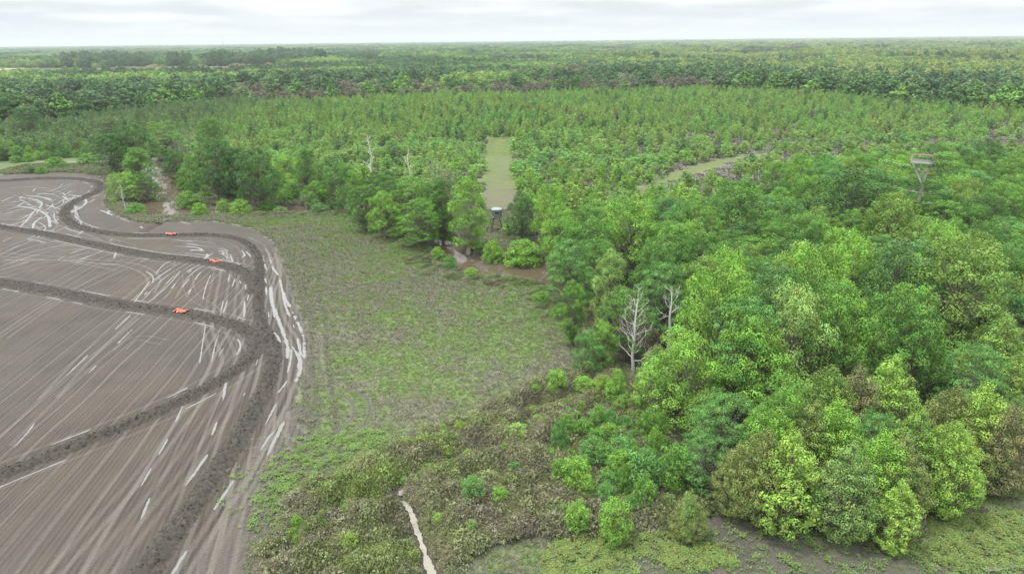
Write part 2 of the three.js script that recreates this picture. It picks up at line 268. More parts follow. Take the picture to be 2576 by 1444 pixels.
{
  const [a, b] = soilTexture(-155, -225, 140, 200, 2048, 2048);
  struct('field_ground', groundTile(-155, -225, 140, 200, 280, 400), new THREE.MeshStandardMaterial({ map: a, bumpMap: b, bumpScale: 0.16, roughness: 0.85 }), 'bare brown silt field with drill rows and wheel ruts between the curving levees');
  const [c, d] = soilTexture(-15, -225, 120, 200, 2048, 2048);
  struct('meadow_ground', groundTile(-15, -225, 120, 200, 240, 400), new THREE.MeshStandardMaterial({ map: c, bumpMap: d, bumpScale: 0.22, roughness: 0.95 }), 'rough meadow ground of straw, mud and green patches between field and creek');
}
// the land beyond, out to the horizon
function farColor(x, z) {
  const d = -z, a = fbm(x * 0.012, z * 0.02, 4), b = n2(x * 0.12, z * 0.12);
  let c = [0.085 + 0.02 * a + 0.01 * b, 0.118 + 0.02 * a, 0.046 + 0.01 * a];
  if (d < 300 && x > 30) { const k = clamp(0.55 + a); c = [lerp(c[0], 0.1, k), lerp(c[1], 0.095, k), lerp(c[2], 0.078, k)]; }
  if (d > 480) c = [0.04 + 0.015 * a, 0.06 + 0.02 * a, 0.028];
  return c;
}
{
  const xs = new Set(), zs = new Set(), add = (s, a, b, st) => { for (let v = a; v <= b + 1e-6; v += st) s.add(+v.toFixed(3)); };
  add(xs, -155, 105, 4); xs.add(-15); xs.add(105); add(xs, -20, 20, 1); add(xs, 40, 110, 2.5); add(xs, -500, 500, 25); add(xs, -3000, 3000, 250); add(xs, -12000, 12000, 1500); xs.delete(-15 + 1e-9);
  add(zs, -225, -25, 25); add(zs, -300, -225, 1.5); add(zs, -600, -300, 15); add(zs, -3000, -600, 200); add(zs, -13000, -3000, 1000); add(zs, -25, 500, 75); zs.add(-25);
  const X = [...xs].sort((a, b) => a - b), Z = [...zs].sort((a, b) => a - b), bag = new Bag(), id = (i, j) => j * X.length + i;
  const strip = pts(P_STRIP), tt = pts(P_TRAIL), inside0 = (strip, x, z) => { let c = false; for (let i = 0, j = strip.length - 1; i < strip.length; j = i++) if ((strip[i].z > z) !== (strip[j].z > z) && x < (strip[j].x - strip[i].x) * (z - strip[i].z) / (strip[j].z - strip[i].z) + strip[i].x) c = !c; return c; }, inside = (x, z) => inside0(strip, x, z) || inside0(tt, x, z);
  for (const z of Z) for (const x of X) { let c = farColor(x, z); if (inside(x + 0.7 * n2(x, z * 0.3), z)) { const e = 0.5 + 0.5 * n2(x * 0.4, z * 0.12); const e2 = 0.72 + 0.5 * Math.abs(n2(x * 0.7, z * 0.25)) + 0.12 * n2b(x * 2, z); c = [lerp(0.088, 0.1, e) * e2, lerp(0.134, 0.122, e) * e2, lerp(0.022, 0.034, e) * e2]; } bag.v(x, 0, z, ...c); }
  for (let j = 0; j + 1 < Z.length; j++) for (let i = 0; i + 1 < X.length; i++) {
    if (X[i] >= -155 && X[i + 1] <= 105 && Z[j] >= -225 && Z[j + 1] <= -25) continue;
    bag.tri(id(i, j), id(i, j + 1), id(i + 1, j)); bag.tri(id(i + 1, j), id(i, j + 1), id(i + 1, j + 1));
  }
  struct('distant_ground', bag.geo(true), new THREE.MeshStandardMaterial({ vertexColors: true, roughness: 1 }), 'flat land running out under the woods to the horizon');
}

// ------------------------------------------------------------------ water
const waterMat = new THREE.MeshPhysicalMaterial({ color: new THREE.Color(0.088, 0.067, 0.046), roughness: 0.03, ior: 1.33, specularIntensity: 0.8 });
const puddleMat = new THREE.MeshPhysicalMaterial({ color: new THREE.Color(0.17, 0.165, 0.155), roughness: 0.06, ior: 1.55 });
const milkMat = new THREE.MeshPhysicalMaterial({ color: new THREE.Color(0.25, 0.24, 0.19), roughness: 0.12, ior: 1.4 });
function ribbon(bag, path, width, y, seed, dash = null, rough = 0.35) {
  let prev = null, s = 0;
  for (let k = 0; k < path.length; k++) {
    const a = path[Math.max(0, k - 1)], b = path[Math.min(path.length - 1, k + 1)], dx = b.x - a.x, dz = b.z - a.z, l = Math.hypot(dx, dz) || 1;
    if (k) s += path[k].distanceTo(path[k - 1]);
    let w = width * (dash === null ? 0.85 : width > 0.55 ? 0.66 : 0.6) * (1 + rough * n2(s * 0.9 + seed * 17, seed) + rough * 0.6 * n2(s * 2.7, seed * 3));
    if (dash !== null) w *= clamp((n2(s * 0.11 + seed * 7.7, seed * 1.3) + dash) * 3.5, 0, 1);
    w *= clamp(Math.min(k, path.length - 1 - k) * 0.4, 0, 1);
    if (w < 0.05) { prev = null; continue; }
    const sx = -dz / l * w / 2, sz = dx / l * w / 2, jl = 1 + 0.35 * n2(s * 2.1, seed + 5), jr = 1 + 0.35 * n2(s * 2.3, seed + 9), Y = typeof y === 'function' ? y(path[k].x, path[k].z) : y;
    const q = [bag.v(path[k].x + sx * jl, Y, path[k].z + sz * jl), bag.v(path[k].x - sx * jr, Y, path[k].z - sz * jr)];
    if (prev) { bag.tri(prev[0], q[0], prev[1]); bag.tri(prev[1], q[0], q[1]); }
    prev = q;
  }
}
{ // creek
  const c = new THREE.CatmullRomCurve3(creekPath, false, 'centripetal'), path = c.getSpacedPoints(240), bag = new Bag(); let prev = null;
  path.forEach((p, k) => { const t = c.getTangentAt(k / 240), w = 7.5, q = [-1, 0, 1].map((s) => bag.v(p.x - t.z * w * s, WATER_Y + 0.002 * s, p.z + t.x * w * s)); if (prev) for (const m of [0, 1]) { bag.tri(prev[m], prev[m + 1], q[m]); bag.tri(prev[m + 1], q[m + 1], q[m]); } prev = q; });
  struct('creek_water', bag.geo(true), waterMat, 'still muddy brown creek winding behind the meadow under the trees');
}
{ // rain water in the field
  const bag = new Bag(); let n = 1; const pud = (list, w, dash = 0.6) => ribbon(bag, curve(list, 0.35), w, 0.012 + 0.0007 * (n % 9), n++, dash);
  for (const [l, w, d] of [[[[673, 634], [686, 675], [700, 695], [710, 736], [717, 770], [734, 811], [748, 855], [757, 900]], .55, .5], [[[680, 719], [683, 760], [697, 797], [710, 835], [722, 869], [722, 905]], .7, .8], [[[710, 730], [716, 750], [731, 777], [751, 818], [763, 852], [765, 905]], .6, .75], [[[731, 869], [745, 888], [756, 923], [742, 965]], .6, .8], [[[668, 720], [671, 767], [676, 800]], .45, .3], [[[683, 831], [697, 848], [708, 870]], .5, .5], [[[660, 640], [668, 675], [680, 700]], .4, .2],
    [[[717, 1055], [691, 1106], [669, 1152]], .55, .9], [[[694, 1079], [674, 1103], [650, 1140]], .4, .3], [[[690, 1000], [720, 960], [735, 930]], .3, -.1], [[[752, 905], [748, 930], [738, 975]], .4, .4]]) pud(l, w, d);
  struct('rut_water', bag.geo(true), puddleMat, 'long pale strips of rainwater in the ruts where field meets meadow');
}
{
  const bag = new Bag(); let n = 50; const pud = (list, w, dash = 0.6) => ribbon(bag, curve(list, 0.35), w, 0.012 + 0.0007 * (n % 9), n++, dash);
  const L1 = curve(LEVEE1, 0.4), L2 = curve(LEVEE2, 0.4), L3 = curve(LEVEE3, 0.4);
  for (const s of [-1, 1]) { ribbon(bag, offset(L1, s * 1.95), 0.42, 0.0125, n++, -0.1); ribbon(bag, offset(L2, s * 1.85), 0.34, 0.013, n++, 0.1); ribbon(bag, offset(L3, s * 1.95), 0.34, 0.0135, n++, 0.08); }
  for (const [l, w, d] of [[[[160, 950], [217, 896], [330, 790]], .3, .35], [[[217, 943], [270, 890], [311, 848], [362, 801]], .3, .35], [[[30, 1130], [70, 1085], [95, 1050]], .3, .2], [[[500, 920], [506, 880], [516, 815]], .22, .2], [[[530, 915], [541, 865], [552, 835]], .24, .2], [[[546, 900], [566, 870]], .2, .1], [[[530, 1100], [555, 1030], [567, 960]], .5, .6], [[[548, 1100], [575, 1050], [600, 990]], .35, .1], [[[395, 1150], [430, 1085], [465, 1005]], .3, .3], [[[335, 1350], [348, 1320], [380, 1240]], .35, .1], [[[400, 1140], [350, 1230]], .25, -.2], [[[550, 800], [570, 720], [577, 690]], .3, .2], [[[560, 790], [590, 700]], .3, .1], [[[610, 800], [625, 740]], .3, 0],
    [[[470, 1310], [525, 1230]], .4, .1], [[[505, 775], [517, 720], [530, 690]], .24, .1], [[[470, 690], [500, 660]], .3, .3], [[[485, 690], [450, 730]], .3, .3], [[[380, 700], [420, 660], [440, 655]], .3, .5], [[[330, 768], [395, 690], [445, 662]], .32, .5], [[[360, 770], [420, 720], [465, 665]], .28, .3]]) pud(l, w, d);
  struct('furrow_water', bag.geo(true), puddleMat, 'thin broken lines of rainwater along the levee furrows and drill rows');
}
{
  const bag = new Bag(); let n = 120; const r = rng(5), pud = (list, w, dash = 0.6) => ribbon(bag, curve(list, 0.4), w, 0.012 + 0.0007 * (n % 9), n++, dash);
  for (const [l, w, d] of [[[[40, 518], [90, 527], [118, 545], [124, 572]], .9, .9], [[[110, 515], [150, 527], [168, 548], [175, 562]], .7, .6], [[[150, 490], [195, 493], [215, 505], [205, 520], [172, 538]], .8, .7], [[[85, 487], [140, 490], [172, 505], [175, 515], [150, 535]], .7, .5], [[[40, 495], [85, 502], [103, 512], [95, 525]], .7, .5], [[[0, 540], [60, 525], [110, 510]], .4, .5], [[[0, 560], [90, 535]], .4, .6], [[[0, 575], [60, 556], [110, 545]], .4, .6], [[[35, 583], [60, 560], [85, 530]], .6, .5], [[[80, 585], [85, 560], [105, 545]], .6, .4], [[[240, 500], [200, 520], [172, 535], [168, 548], [190, 560]], .55, .3], [[[330, 478], [300, 495], [260, 510], [233, 520], [262, 533], [290, 545], [330, 560], [360, 575]], .6, .2], [[[270, 540], [275, 525], [295, 510], [330, 495]], .8, .5], [[[285, 535], [300, 545], [340, 555]], .5, .1], [[[180, 565], [230, 585], [250, 592]], .6, .5], [[[190, 592], [215, 578], [235, 570]], .6, .6], [[[145, 590], [170, 575]], .4, .5], [[[370, 545], [400, 550], [460, 560], [480, 565]], .35, .1], [[[360, 455], [350, 470], [335, 478]], .5, 0], [[[0, 508], [40, 490]], .5, .6], [[[60, 492], [115, 498], [140, 512]], .6, .4], [[[150, 545], [190, 515], [230, 495], [250, 480]], .5, .4],
    [[[120, 668], [180, 636], [225, 622]], .45, .1], [[[150, 655], [200, 640], [240, 630]], .35, .1], [[[135, 668], [190, 655], [235, 640]], .4, 0], [[[290, 632], [285, 650], [275, 666]], .5, .5], [[[185, 660], [235, 640], [265, 628]], .35, .4], [[[0, 655], [120, 655], [250, 663], [330, 668], [370, 685], [384, 700], [375, 725], [360, 745]], .35, .25], [[[0, 610], [30, 596]], .4, .4], [[[0, 640], [60, 610], [85, 598]], .35, .4], [[[40, 598], [90, 605], [130, 618]], .4, .3], [[[0, 620], [60, 600]], .3, .4], [[[520, 605], [545, 615], [560, 635], [563, 655]], .6, .5], [[[440, 605], [480, 607], [530, 612], [570, 630], [585, 660]], .5, .3], [[[450, 620], [490, 622], [515, 632]], .5, .4], [[[470, 630], [505, 630], [520, 645], [505, 655]], .9, .2], [[[455, 650], [485, 635], [520, 628]], .5, .3], [[[495, 650], [530, 640], [538, 625]], .8, .1], [[[600, 655], [615, 640]], .5, .6], [[[590, 618], [620, 635], [635, 655]], .45, .3], [[[380, 608], [430, 605], [460, 603]], .35, .2], [[[380, 616], [450, 612], [510, 618]], .4, .1], [[[270, 608], [285, 600]], .4, .6], [[[295, 610], [312, 600]], .4, .6], [[[100, 430], [140, 430]], .8, -.1]]) pud(l, w, d);
  for (const [c] of ARCS) ribbon(bag, c, 0.2 + 0.22 * r(), 0.012 + 0.0007 * (n % 9), n++, -0.15 + 0.5 * r());
  for (let k = 0; k < 7; k++) { const x = 5 + 160 * r(), y = 478 + 90 * r(), s = 15 + 30 * r(), up = 0.35 + 0.4 * r(); pud([[x, y], [x + s * 0.5, y - s * up * 0.3], [x + s, y - s * up]], .3 + .3 * r(), .45); }
  struct('puddle_water', bag.geo(true), puddleMat, 'curved white puddles in the churned wheel tracks of the far field corner');
}
{ // small milky stream through the brambles
  const Y = (x, z) => groundH(x, z) + 0.14, b = new Bag();
  ribbon(b, curve([[1006, 1262], [1022, 1275], [1036, 1300], [1046, 1330], [1055, 1358], [1068, 1395], [1085, 1444], [1108, 1520]], 0.3), 0.6, Y, 201, 0.5, 0.55);
  ribbon(b, curve([[1068, 1395], [1085, 1444], [1108, 1520]], 0.3), 0.95, (x, z) => Y(x, z) + 0.006, 202, 1, 0.3);
  struct('stream_water', b.geo(true), milkMat, 'narrow cream coloured stream running through the brown brambles');
  const c = new Bag();
  for (const [l, w] of [[[[998, 1252], [1010, 1243], [1018, 1232]], .8], [[[1331, 1050], [1328, 1066], [1333, 1088]], .45], [[[742, 1332], [757, 1320], [768, 1312]], .7], [[[718, 1395], [728, 1388], [735, 1382]], .5], [[[2480, 1443], [2530, 1430], [2570, 1424]], .5], [[[1025, 1208], [1048, 1197]], .6], [[[1110, 1172], [1135, 1160]], .45], [[[745, 1345], [730, 1372]], .4]]) ribbon(c, curve(l, 0.25), w, Y, 210 + c.n, null, 0.4);
  struct('pool_water', c.geo(true), puddleMat, 'small white pools of water in the gully at the edge of the brambles');
}

// ------------------------------------------------------------------ levees: rough dark ridges of thrown earth
const leveeMat = new THREE.MeshStandardMaterial({ vertexColors: true, roughness: 0.95 });
const clodMat = new THREE.MeshStandardMaterial({ roughness: 1, flatShading: true });
function leveeY(o, hw) { const t = clamp(1 - Math.abs(o) / hw); return 0.5 * Math.pow(t, 0.8); }
function levee(list, hw, label, seed, taper = 0) {
  const c = new THREE.CatmullRomCurve3(pts(list), false, 'centripetal'), L = c.getLength(), n = Math.round(L / 0.17), path = c.getSpacedPoints(n), bag = new Bag(), K = 15, r = rng(seed); let prev = null; const col = [];
  path.forEach((p, k) => {
    const a = path[Math.max(0, k - 1)], b = path[Math.min(n, k + 1)], l = Math.hypot(b.x - a.x, b.z - a.z), nx = -(b.z - a.z) / l, nz = (b.x - a.x) / l, row = [], hwf = typeof hw === 'function' ? hw(k / n) : hw, end = taper ? clamp((n - k) * 0.17 / taper, 0.02, 1) : 1, s = k * 0.17, hwk = hwf * (1 + 0.14 * n2(s * 0.25, seed) + 0.12 * n2(s * 0.9, seed + 3) + 0.08 * n2(s * 3.1, seed + 8));
    for (let m = 0; m <= K; m++) {
      const o = (m / K * 2 - 1) * hwk, rim = m === 0 || m === K, x = p.x + nx * o, z = p.z + nz * o, cl = n3(x * 2.1, z * 2.1, seed) * 0.6 + n3(x * 5.3, z * 5.3, seed) * 0.5;
      const y = rim ? -0.03 : leveeY(o, hwk) * end * (0.85 + 0.25 * n2(s * 0.3, o)) + 0.13 * cl + 0.07 * (r() - 0.5);
      const f = 0.036 * (1 + 0.9 * clamp(cl) - 0.3 * clamp(-cl) + 0.5 * (r() - 0.5)) * (1 + 0.5 * sstep(0.75, 1, Math.abs(o) / hwk));
      row.push(bag.v(x + 0.07 * (r() - 0.5), Math.max(y, rim ? -0.03 : 0.02), z + 0.07 * (r() - 0.5), f * 1.1, f * 0.95, f * 0.77));
    }
    if (prev) for (let m = 0; m < K; m++) { bag.tri(prev[m], prev[m + 1], row[m]); bag.tri(prev[m + 1], row[m + 1], row[m]); }
    prev = row;
  });
  const o = struct('earth_levee', bag.geo(true), leveeMat, label), cg = new THREE.DodecahedronGeometry(1, 0), N = Math.round(L * 15), im = new THREE.InstancedMesh(cg, clodMat, N), mt = new THREE.Matrix4(), q = new THREE.Quaternion(), eu = new THREE.Euler(), cc = new THREE.Color();
  for (let k = 0; k < N; k++) { const t = r(), hwf = typeof hw === 'function' ? hw(t) : hw, p = path[Math.min(n, Math.round(t * n))], a = path[Math.max(0, Math.round(t * n) - 1)], b = path[Math.min(n, Math.round(t * n) + 1)], l = Math.hypot(b.x - a.x, b.z - a.z) || 1, e = (r() + r() + r() - 1.5) * 1.2 * hwf, sz = (0.03 + 0.08 * r() * r()) * (Math.abs(e) > hwf ? 0.7 : 1), f = 0.045 * (0.75 + 0.6 * r()); mt.compose(V(p.x - (b.z - a.z) / l * e, Math.max(0.01, leveeY(e, hwf) + 0.03), p.z + (b.x - a.x) / l * e), q.setFromEuler(eu.set(r() * 6, r() * 6, r() * 6)), V(sz * 1.3, sz * 0.8, sz)); im.setMatrixAt(k, mt); im.setColorAt(k, cc.setRGB(f * 1.12, f * 0.96, f * 0.78)); }
  im.name = 'clods'; im.userData = { kind: 'stuff' }; shadows(im); o.add(im);
  return o;
}
levee(LEVEE1, (t) => 1.2 - 0.35 * sstep(0.35, 0.55, t) + 0.4 * sstep(0.78, 0.95, t), 'long outer earth levee that snakes along the field edge beside the meadow', 3);
levee(LEVEE2, 1.35, 'straight dark earth levee across the upper field, second from the camera side', 4, 3);
levee(LEVEE3, (t) => 1.5 - 0.35 * sstep(0.3, 0.6, t), 'hairpin earth levee that loops back towards the lower left of the field', 5);

const dStream = distTo(curve([[1000, 1250], [1022, 1275], [1036, 1300], [1046, 1330], [1055, 1358], [1068, 1395], [1085, 1444], [1108, 1520]], 1));

// ------------------------------------------------------------------ trees: builders
const barkMat = new THREE.MeshStandardMaterial({ color: new THREE.Color(0.17, 0.15, 0.125), roughness: 1, vertexColors: true });
const deadMat = new THREE.MeshStandardMaterial({ color: new THREE.Color(0.56, 0.54, 0.5), roughness: 0.9, vertexColors: true });
const twigMat = new THREE.MeshStandardMaterial({ color: new THREE.Color(0.24, 0.22, 0.2), roughness: 1, vertexColors: true });
const leafMat = (r, g, b, t = 0.12) => new THREE.MeshPhysicalMaterial({ color: new THREE.Color().setRGB(r, g, b), vertexColors: true, roughness: 0.85, specularIntensity: 0.5, transmission: t, thickness: 0, side: THREE.DoubleSide });
const C = {
  dark: leafMat(0.078, 0.169, 0.042), deep: leafMat(0.107, 0.233, 0.044), mid: leafMat(0.140, 0.295, 0.049), fresh: leafMat(0.190, 0.371, 0.054), lime: leafMat(0.248, 0.405, 0.070), yellow: leafMat(0.231, 0.363, 0.062),
  teal: leafMat(0.126, 0.283, 0.068), grey: leafMat(0.187, 0.298, 0.083), blue: leafMat(0.118, 0.237, 0.070), olive: leafMat(0.171, 0.281, 0.055), rust: leafMat(0.190, 0.242, 0.070), plum: leafMat(0.175, 0.185, 0.079), pale: leafMat(0.248, 0.387, 0.100), dusk: leafMat(0.124, 0.198, 0.070),
};
const PROFILES = {
  dome: (t) => Math.sqrt(Math.max(0, 1 - (t * 1.02 - 0.28) ** 2 / (t > 0.28 ? 0.56 : 0.16))),
  ovoid: (t) => Math.pow(Math.sin(Math.PI * clamp(0.10 + 0.90 * Math.pow(t, 0.75))), 0.8),
  cone: (t) => (t < 0.18 ? 0.75 + t * 1.4 : Math.pow(1.02 - t, 0.72) * 1.15),
  column: (t) => 0.55 + 0.45 * Math.sin(Math.PI * Math.pow(t, 0.8)) * (1 - 0.3 * t) - 0.4 * sstep(0.8, 1, t),
  bush: (t) => Math.sqrt(Math.max(0, 1 - (t * 0.95) ** 2)),
};
// a crown of lobes covered in leaf sprays; a trunk that forks into limbs reaching the lobes
function treeGeo({ seed, H, R, base, profile, lobes, lobeR, leaf, per, flat = 1, ragged = 0.2, core = 0.15, lean = 0, boughs = 0 }) {
  const r = rng(seed), bag = new Bag(), wood = new Bag(), prof = PROFILES[profile], cs = [], nrm = V(0, 0, 0), q = V(0, 0, 0);
  let tries = 0;
  const big = []; // the main boughs, each a billow of the crown
  for (let b = 0; b < boughs; b++) { const t = clamp((b + 0.25 + 0.5 * r()) / boughs, 0.04, 0.96), pr = prof(t), mr = R * (0.30 + 0.16 * r()) * (0.75 + 0.25 * pr), a = b * 2.4 + r(), d = Math.max(0, R * pr - mr * (0.8 + 0.25 * r())); big.push({ p: V(Math.cos(a) * d + lean * t, Math.min(base + (H - base) * t, H - mr * 0.85), Math.sin(a) * d), r: mr }); }
  while (boughs && cs.length < lobes && tries++ < lobes * 80) {
    const g = big[r() * big.length | 0], y = 1 - 1.6 * r(), a = r() * 6.283, q0 = Math.sqrt(Math.max(0, 1 - y * y)), k = g.r * (0.86 + 0.2 * r()) - lobeR * 0.3, p = V(g.p.x + Math.cos(a) * q0 * k, g.p.y + y * k * (flat < 1 ? 0.6 : 0.9), g.p.z + Math.sin(a) * q0 * k);
    if (p.y < lobeR * 0.3 || big.some((o) => o !== g && o.p.distanceTo(p) < o.r * 0.72) || cs.some((c) => c.p.distanceTo(p) < lobeR * 0.95)) continue;
    cs.push({ p, r: lobeR * (0.72 + 0.42 * r()), t: clamp((p.y - base) / (H - base)), tint: 0.68 + 0.6 * r(), warm: 0.9 + 0.24 * r() });
  }
  tries = 0;
  while (cs.length < lobes && tries++ < lobes * 60) {
    const t = r(), pr = prof(t); if (r() > pr + 0.12) continue;
    const a = r() * 2 * Math.PI, inner = r() < 0.25, rad = R * pr * (inner ? 0.5 * r() : 1 - 0.10 - ragged * r() * r()) - lobeR * 0.35;
    const p = V(Math.cos(a) * Math.max(0, rad) + lean * t, base + (H - base - lobeR * 0.6 * flat) * t, Math.sin(a) * Math.max(0, rad));
    if (cs.some((c) => c.p.distanceTo(p) < lobeR * (inner ? 0.9 : 1.14))) continue;
    cs.push({ p, r: lobeR * (0.72 + 0.42 * r()), t, tint: 0.8 + 0.4 * r(), warm: 0.92 + 0.2 * r() });
  }
  const mid = V(lean * 0.4, base + (H - base) * 0.4, 0);
  for (const c of cs) {
    const n = Math.round(per * (c.r / lobeR) ** 2), out = V(0, 0, 0).subVectors(c.p, mid).normalize();
    for (let k = 0; k < n; k++) {
      const y = 1 - 1.5 * r(), a = r() * 2 * Math.PI, s = Math.sqrt(Math.max(0, 1 - y * y)); nrm.set(Math.cos(a) * s, y, Math.sin(a) * s);
      if (nrm.dot(out) < -0.55) continue;
      const rr = c.r * (0.72 + 0.34 * r()) * (1 + 0.22 * n3(c.p.x + nrm.x * 1.5, c.p.y + nrm.y * 1.5, c.p.z + nrm.z * 1.5));
      q.set(c.p.x + nrm.x * rr, c.p.y + nrm.y * rr * 0.85 * flat, c.p.z + nrm.z * rr);
      if (q.y < 0.1) continue;
      const f = c.tint * (0.77 + 0.46 * r()), m = V(nrm.x + (r() - 0.5) * 0.8, nrm.y + 0.22 + (r() - 0.5) * 0.7, nrm.z + (r() - 0.5) * 0.8).normalize();
      bag.leaf(q, m, leaf, r, [f * c.warm, f, f * (0.85 + 0.3 * r())]);
    }
  }
  for (let k = 0; k < cs.length * per * core; k++) { // thinner leaves inside
    const t = r(), a = r() * 6.283, rad = R * prof(t) * 0.75 * Math.sqrt(r()); q.set(Math.cos(a) * rad + lean * t, base + (H - base) * t * 0.93, Math.sin(a) * rad);
    bag.leaf(q, V(r() - 0.5, r() * 0.8 + 0.1, r() - 0.5).normalize(), leaf * 1.25, r, [0.8, 0.8, 0.8]);
  }
  const tr = 0.028 * H + 0.03, path = [], rad = [];
  for (let k = 0; k <= 8; k++) { const t = k / 8; path.push(V(lean * t * t * 0.8 + 0.03 * H * t * Math.sin(seed + t * 3), t * H * 0.86 - 0.1, 0.03 * H * t * Math.cos(seed * 2 + t * 4))); rad.push(tr * (1 - 0.86 * t) * (k ? 1 : 1.35)); }
  wood.tube(path, rad, 7, [1, 1, 1], r);
  for (const c of cs) { if (r() < 0.45) continue; const k = clamp(Math.floor((c.t * 0.75 + base / H * 0.7) * 8 - 0.5), 1, 7), s = path[k], e = c.p, m = V(lerp(s.x, e.x, 0.5), lerp(s.y, e.y, 0.42), lerp(s.z, e.z, 0.5)); wood.tube([s.clone(), m, e.clone()], [rad[k] * 0.5, rad[k] * 0.3, 0.012], 4, [1, 1, 1], r); }
  return { crown: bag.geo(), trunk: wood.geo(true), H, R };
}
function bareTree({ seed, H, spread = 1, limbs = 12, depth = 3, r0, twig = 0.012, kink = 0.35, low = 0.15, straight = 0.03 }) {
  const r = rng(seed), trunk = new Bag(), limb = new Bag(), path = [], rad = [];
  for (let k = 0; k <= 10; k++) { const t = k / 10; path.push(V(straight * H * n2(t * 2, seed), t * H - 0.1, straight * H * n2(t * 2, seed + 50))); rad.push(r0 * (1 - t) ** 0.8 + twig); }
  trunk.tube(path, rad, 8, [1, 1, 1], r);
  const grow = (p, dir, len, rd, lev) => {
    const ps = [p.clone()], rs = [rd], d = dir.clone(), q = p.clone(), n = 5;
    for (let k = 1; k <= n; k++) { d.add(V((r() - 0.5) * kink, (r() - 0.35) * kink * 0.8, (r() - 0.5) * kink)).normalize(); q.addScaledVector(d, len / n); ps.push(q.clone()); rs.push(Math.max(twig, rd * (1 - 0.85 * k / n))); if (lev > 0 && k > 1 && r() < 0.75) grow(q, V(d.x + (r() - 0.5) * 1.6, d.y + (r() - 0.3) * 1.2, d.z + (r() - 0.5) * 1.6).normalize(), len * (0.35 + 0.3 * r()), Math.max(twig, rd * 0.5), lev - 1); }
    limb.tube(ps, rs, lev > 0 ? 5 : 3, [1, 1, 1], r);
  };
  for (let k = 0; k < limbs; k++) { const t = low + (0.95 - low) * (k + r()) / limbs, i = Math.floor(t * 10), a = k * 2.4 + r(), s = path[i].clone().lerp(path[Math.min(10, i + 1)], t * 10 - i); grow(s, V(Math.cos(a), 0.25 + 0.9 * t * r(), Math.sin(a)).normalize(), H * 0.30 * spread * (1.15 - t * 0.75), r0 * (1 - t) * 0.30 + twig * 1.3, depth - 1); }
  return { trunk: trunk.geo(true), limbs: limb.geo(true), H };
}
const G = {
  oak: [1, 2, 3].map((s) => treeGeo({ seed: 100 + s, H: 12, R: 5.2, base: 2.0, profile: 'dome', lobes: 150, lobeR: 0.85, leaf: 0.18, per: 140, core: 0.05, boughs: 15 })),
  round: [1, 2, 3].map((s) => treeGeo({ seed: 120 + s, H: 10, R: 4.6, base: 0.8, profile: 'dome', lobes: 150, lobeR: 0.74, leaf: 0.16, per: 130, core: 0.05, boughs: 14 })),
  ovoid: [1, 2, 3].map((s) => treeGeo({ seed: 140 + s, H: 8.5, R: 3.1, base: 0.4, profile: 'ovoid', lobes: 150, lobeR: 0.58, leaf: 0.12, per: 160, core: 0.05, ragged: 0.34 })),
  open: [1].map((s) => treeGeo({ seed: 160 + s, H: 8.5, R: 2.9, base: 0.4, profile: 'ovoid', lobes: 110, lobeR: 0.5, leaf: 0.15, per: 100, ragged: 0.5, core: 0.02 })),
  feather: [1, 2].map((s) => treeGeo({ seed: 180 + s, H: 11, R: 5.0, base: 1.6, profile: 'dome', lobes: 130, lobeR: 0.85, leaf: 0.16, per: 130, flat: 0.5, core: 0.04, boughs: 16 })),
  tall: [1, 2].map((s) => treeGeo({ seed: 200 + s, H: 14, R: 4.0, base: 1.5, profile: 'column', lobes: 150, lobeR: 0.82, leaf: 0.18, per: 130, core: 0.06, boughs: 16 })),
  bush: [1, 2].map((s) => treeGeo({ seed: 220 + s, H: 2.6, R: 1.8, base: 0.15, profile: 'bush', lobes: 60, lobeR: 0.42, leaf: 0.095, per: 150, ragged: 0.4, core: 0.1 })),
  shrub: [1, 2].map((s) => treeGeo({ seed: 240 + s, H: 3.6, R: 1.6, base: 0.4, profile: 'column', lobes: 50, lobeR: 0.42, leaf: 0.11, per: 115, ragged: 0.65, core: 0.05 })),
  sapling: [1, 2, 3, 4, 5].map((s) => treeGeo({ seed: 260 + s, H: 5, R: 1.0 + 0.18 * s, base: 0.2, profile: ['ovoid', 'column', 'ovoid', 'dome', 'column'][s - 1], lobes: 26 + 3 * s, lobeR: 0.46, leaf: 0.25, per: 26, ragged: 0.85, core: 0.12, lean: 0.35 * (s % 3 - 1) })),
  far: [1, 2, 3].map((s) => treeGeo({ seed: 280 + s, H: 13, R: 5, base: 1.5, profile: s === 3 ? 'ovoid' : 'dome', lobes: 46, lobeR: 1.5, leaf: 0.8, per: 30, ragged: 0.35, core: 0.06 })),
};
const CATEGORY = { bush: 'bush', shrub: 'shrub', sapling: 'sapling' };
const heroes = [];
function plant(kind, variant, color, x, z, h, w, label, group, turn, trunkMat = barkMat, name) {
  if (!CATEGORY[kind]) w = Math.max(w, (kind === 'tall' ? 0.45 : 0.66) * h);
  const g = G[kind][variant % G[kind].length], cat = CATEGORY[kind] ?? 'tree', o = thing(name ?? (cat === 'tree' ? (kind === 'far' ? 'wood_edge_tree' : kind === 'ovoid' || kind === 'open' ? 'young_tree' : 'broadleaf_tree') : cat), label, cat, group);
  o.add(mesh('trunk', g.trunk, trunkMat), mesh('crown', g.crown, C[color]));
  const sw = w / (2 * g.R); o.scale.set(sw, h / g.H, sw); o.position.set(x, groundH(x, z) - 0.05, z); o.rotation.y = turn; heroes.push([x, z, w / 2, h]);
  return o;
}
let tcount = 0;
// a tree whose top shows at (px, py) on the print, w print pixels wide, h metres tall
function T(kind, color, px, py, w, h, label, opt = {}) { const p = at(px, py, h), v = tcount++; return plant(kind, v, color, p.x, p.z, h, w / FPX * p.r, label, opt.group, v * 2.1, opt.bark, opt.name); }

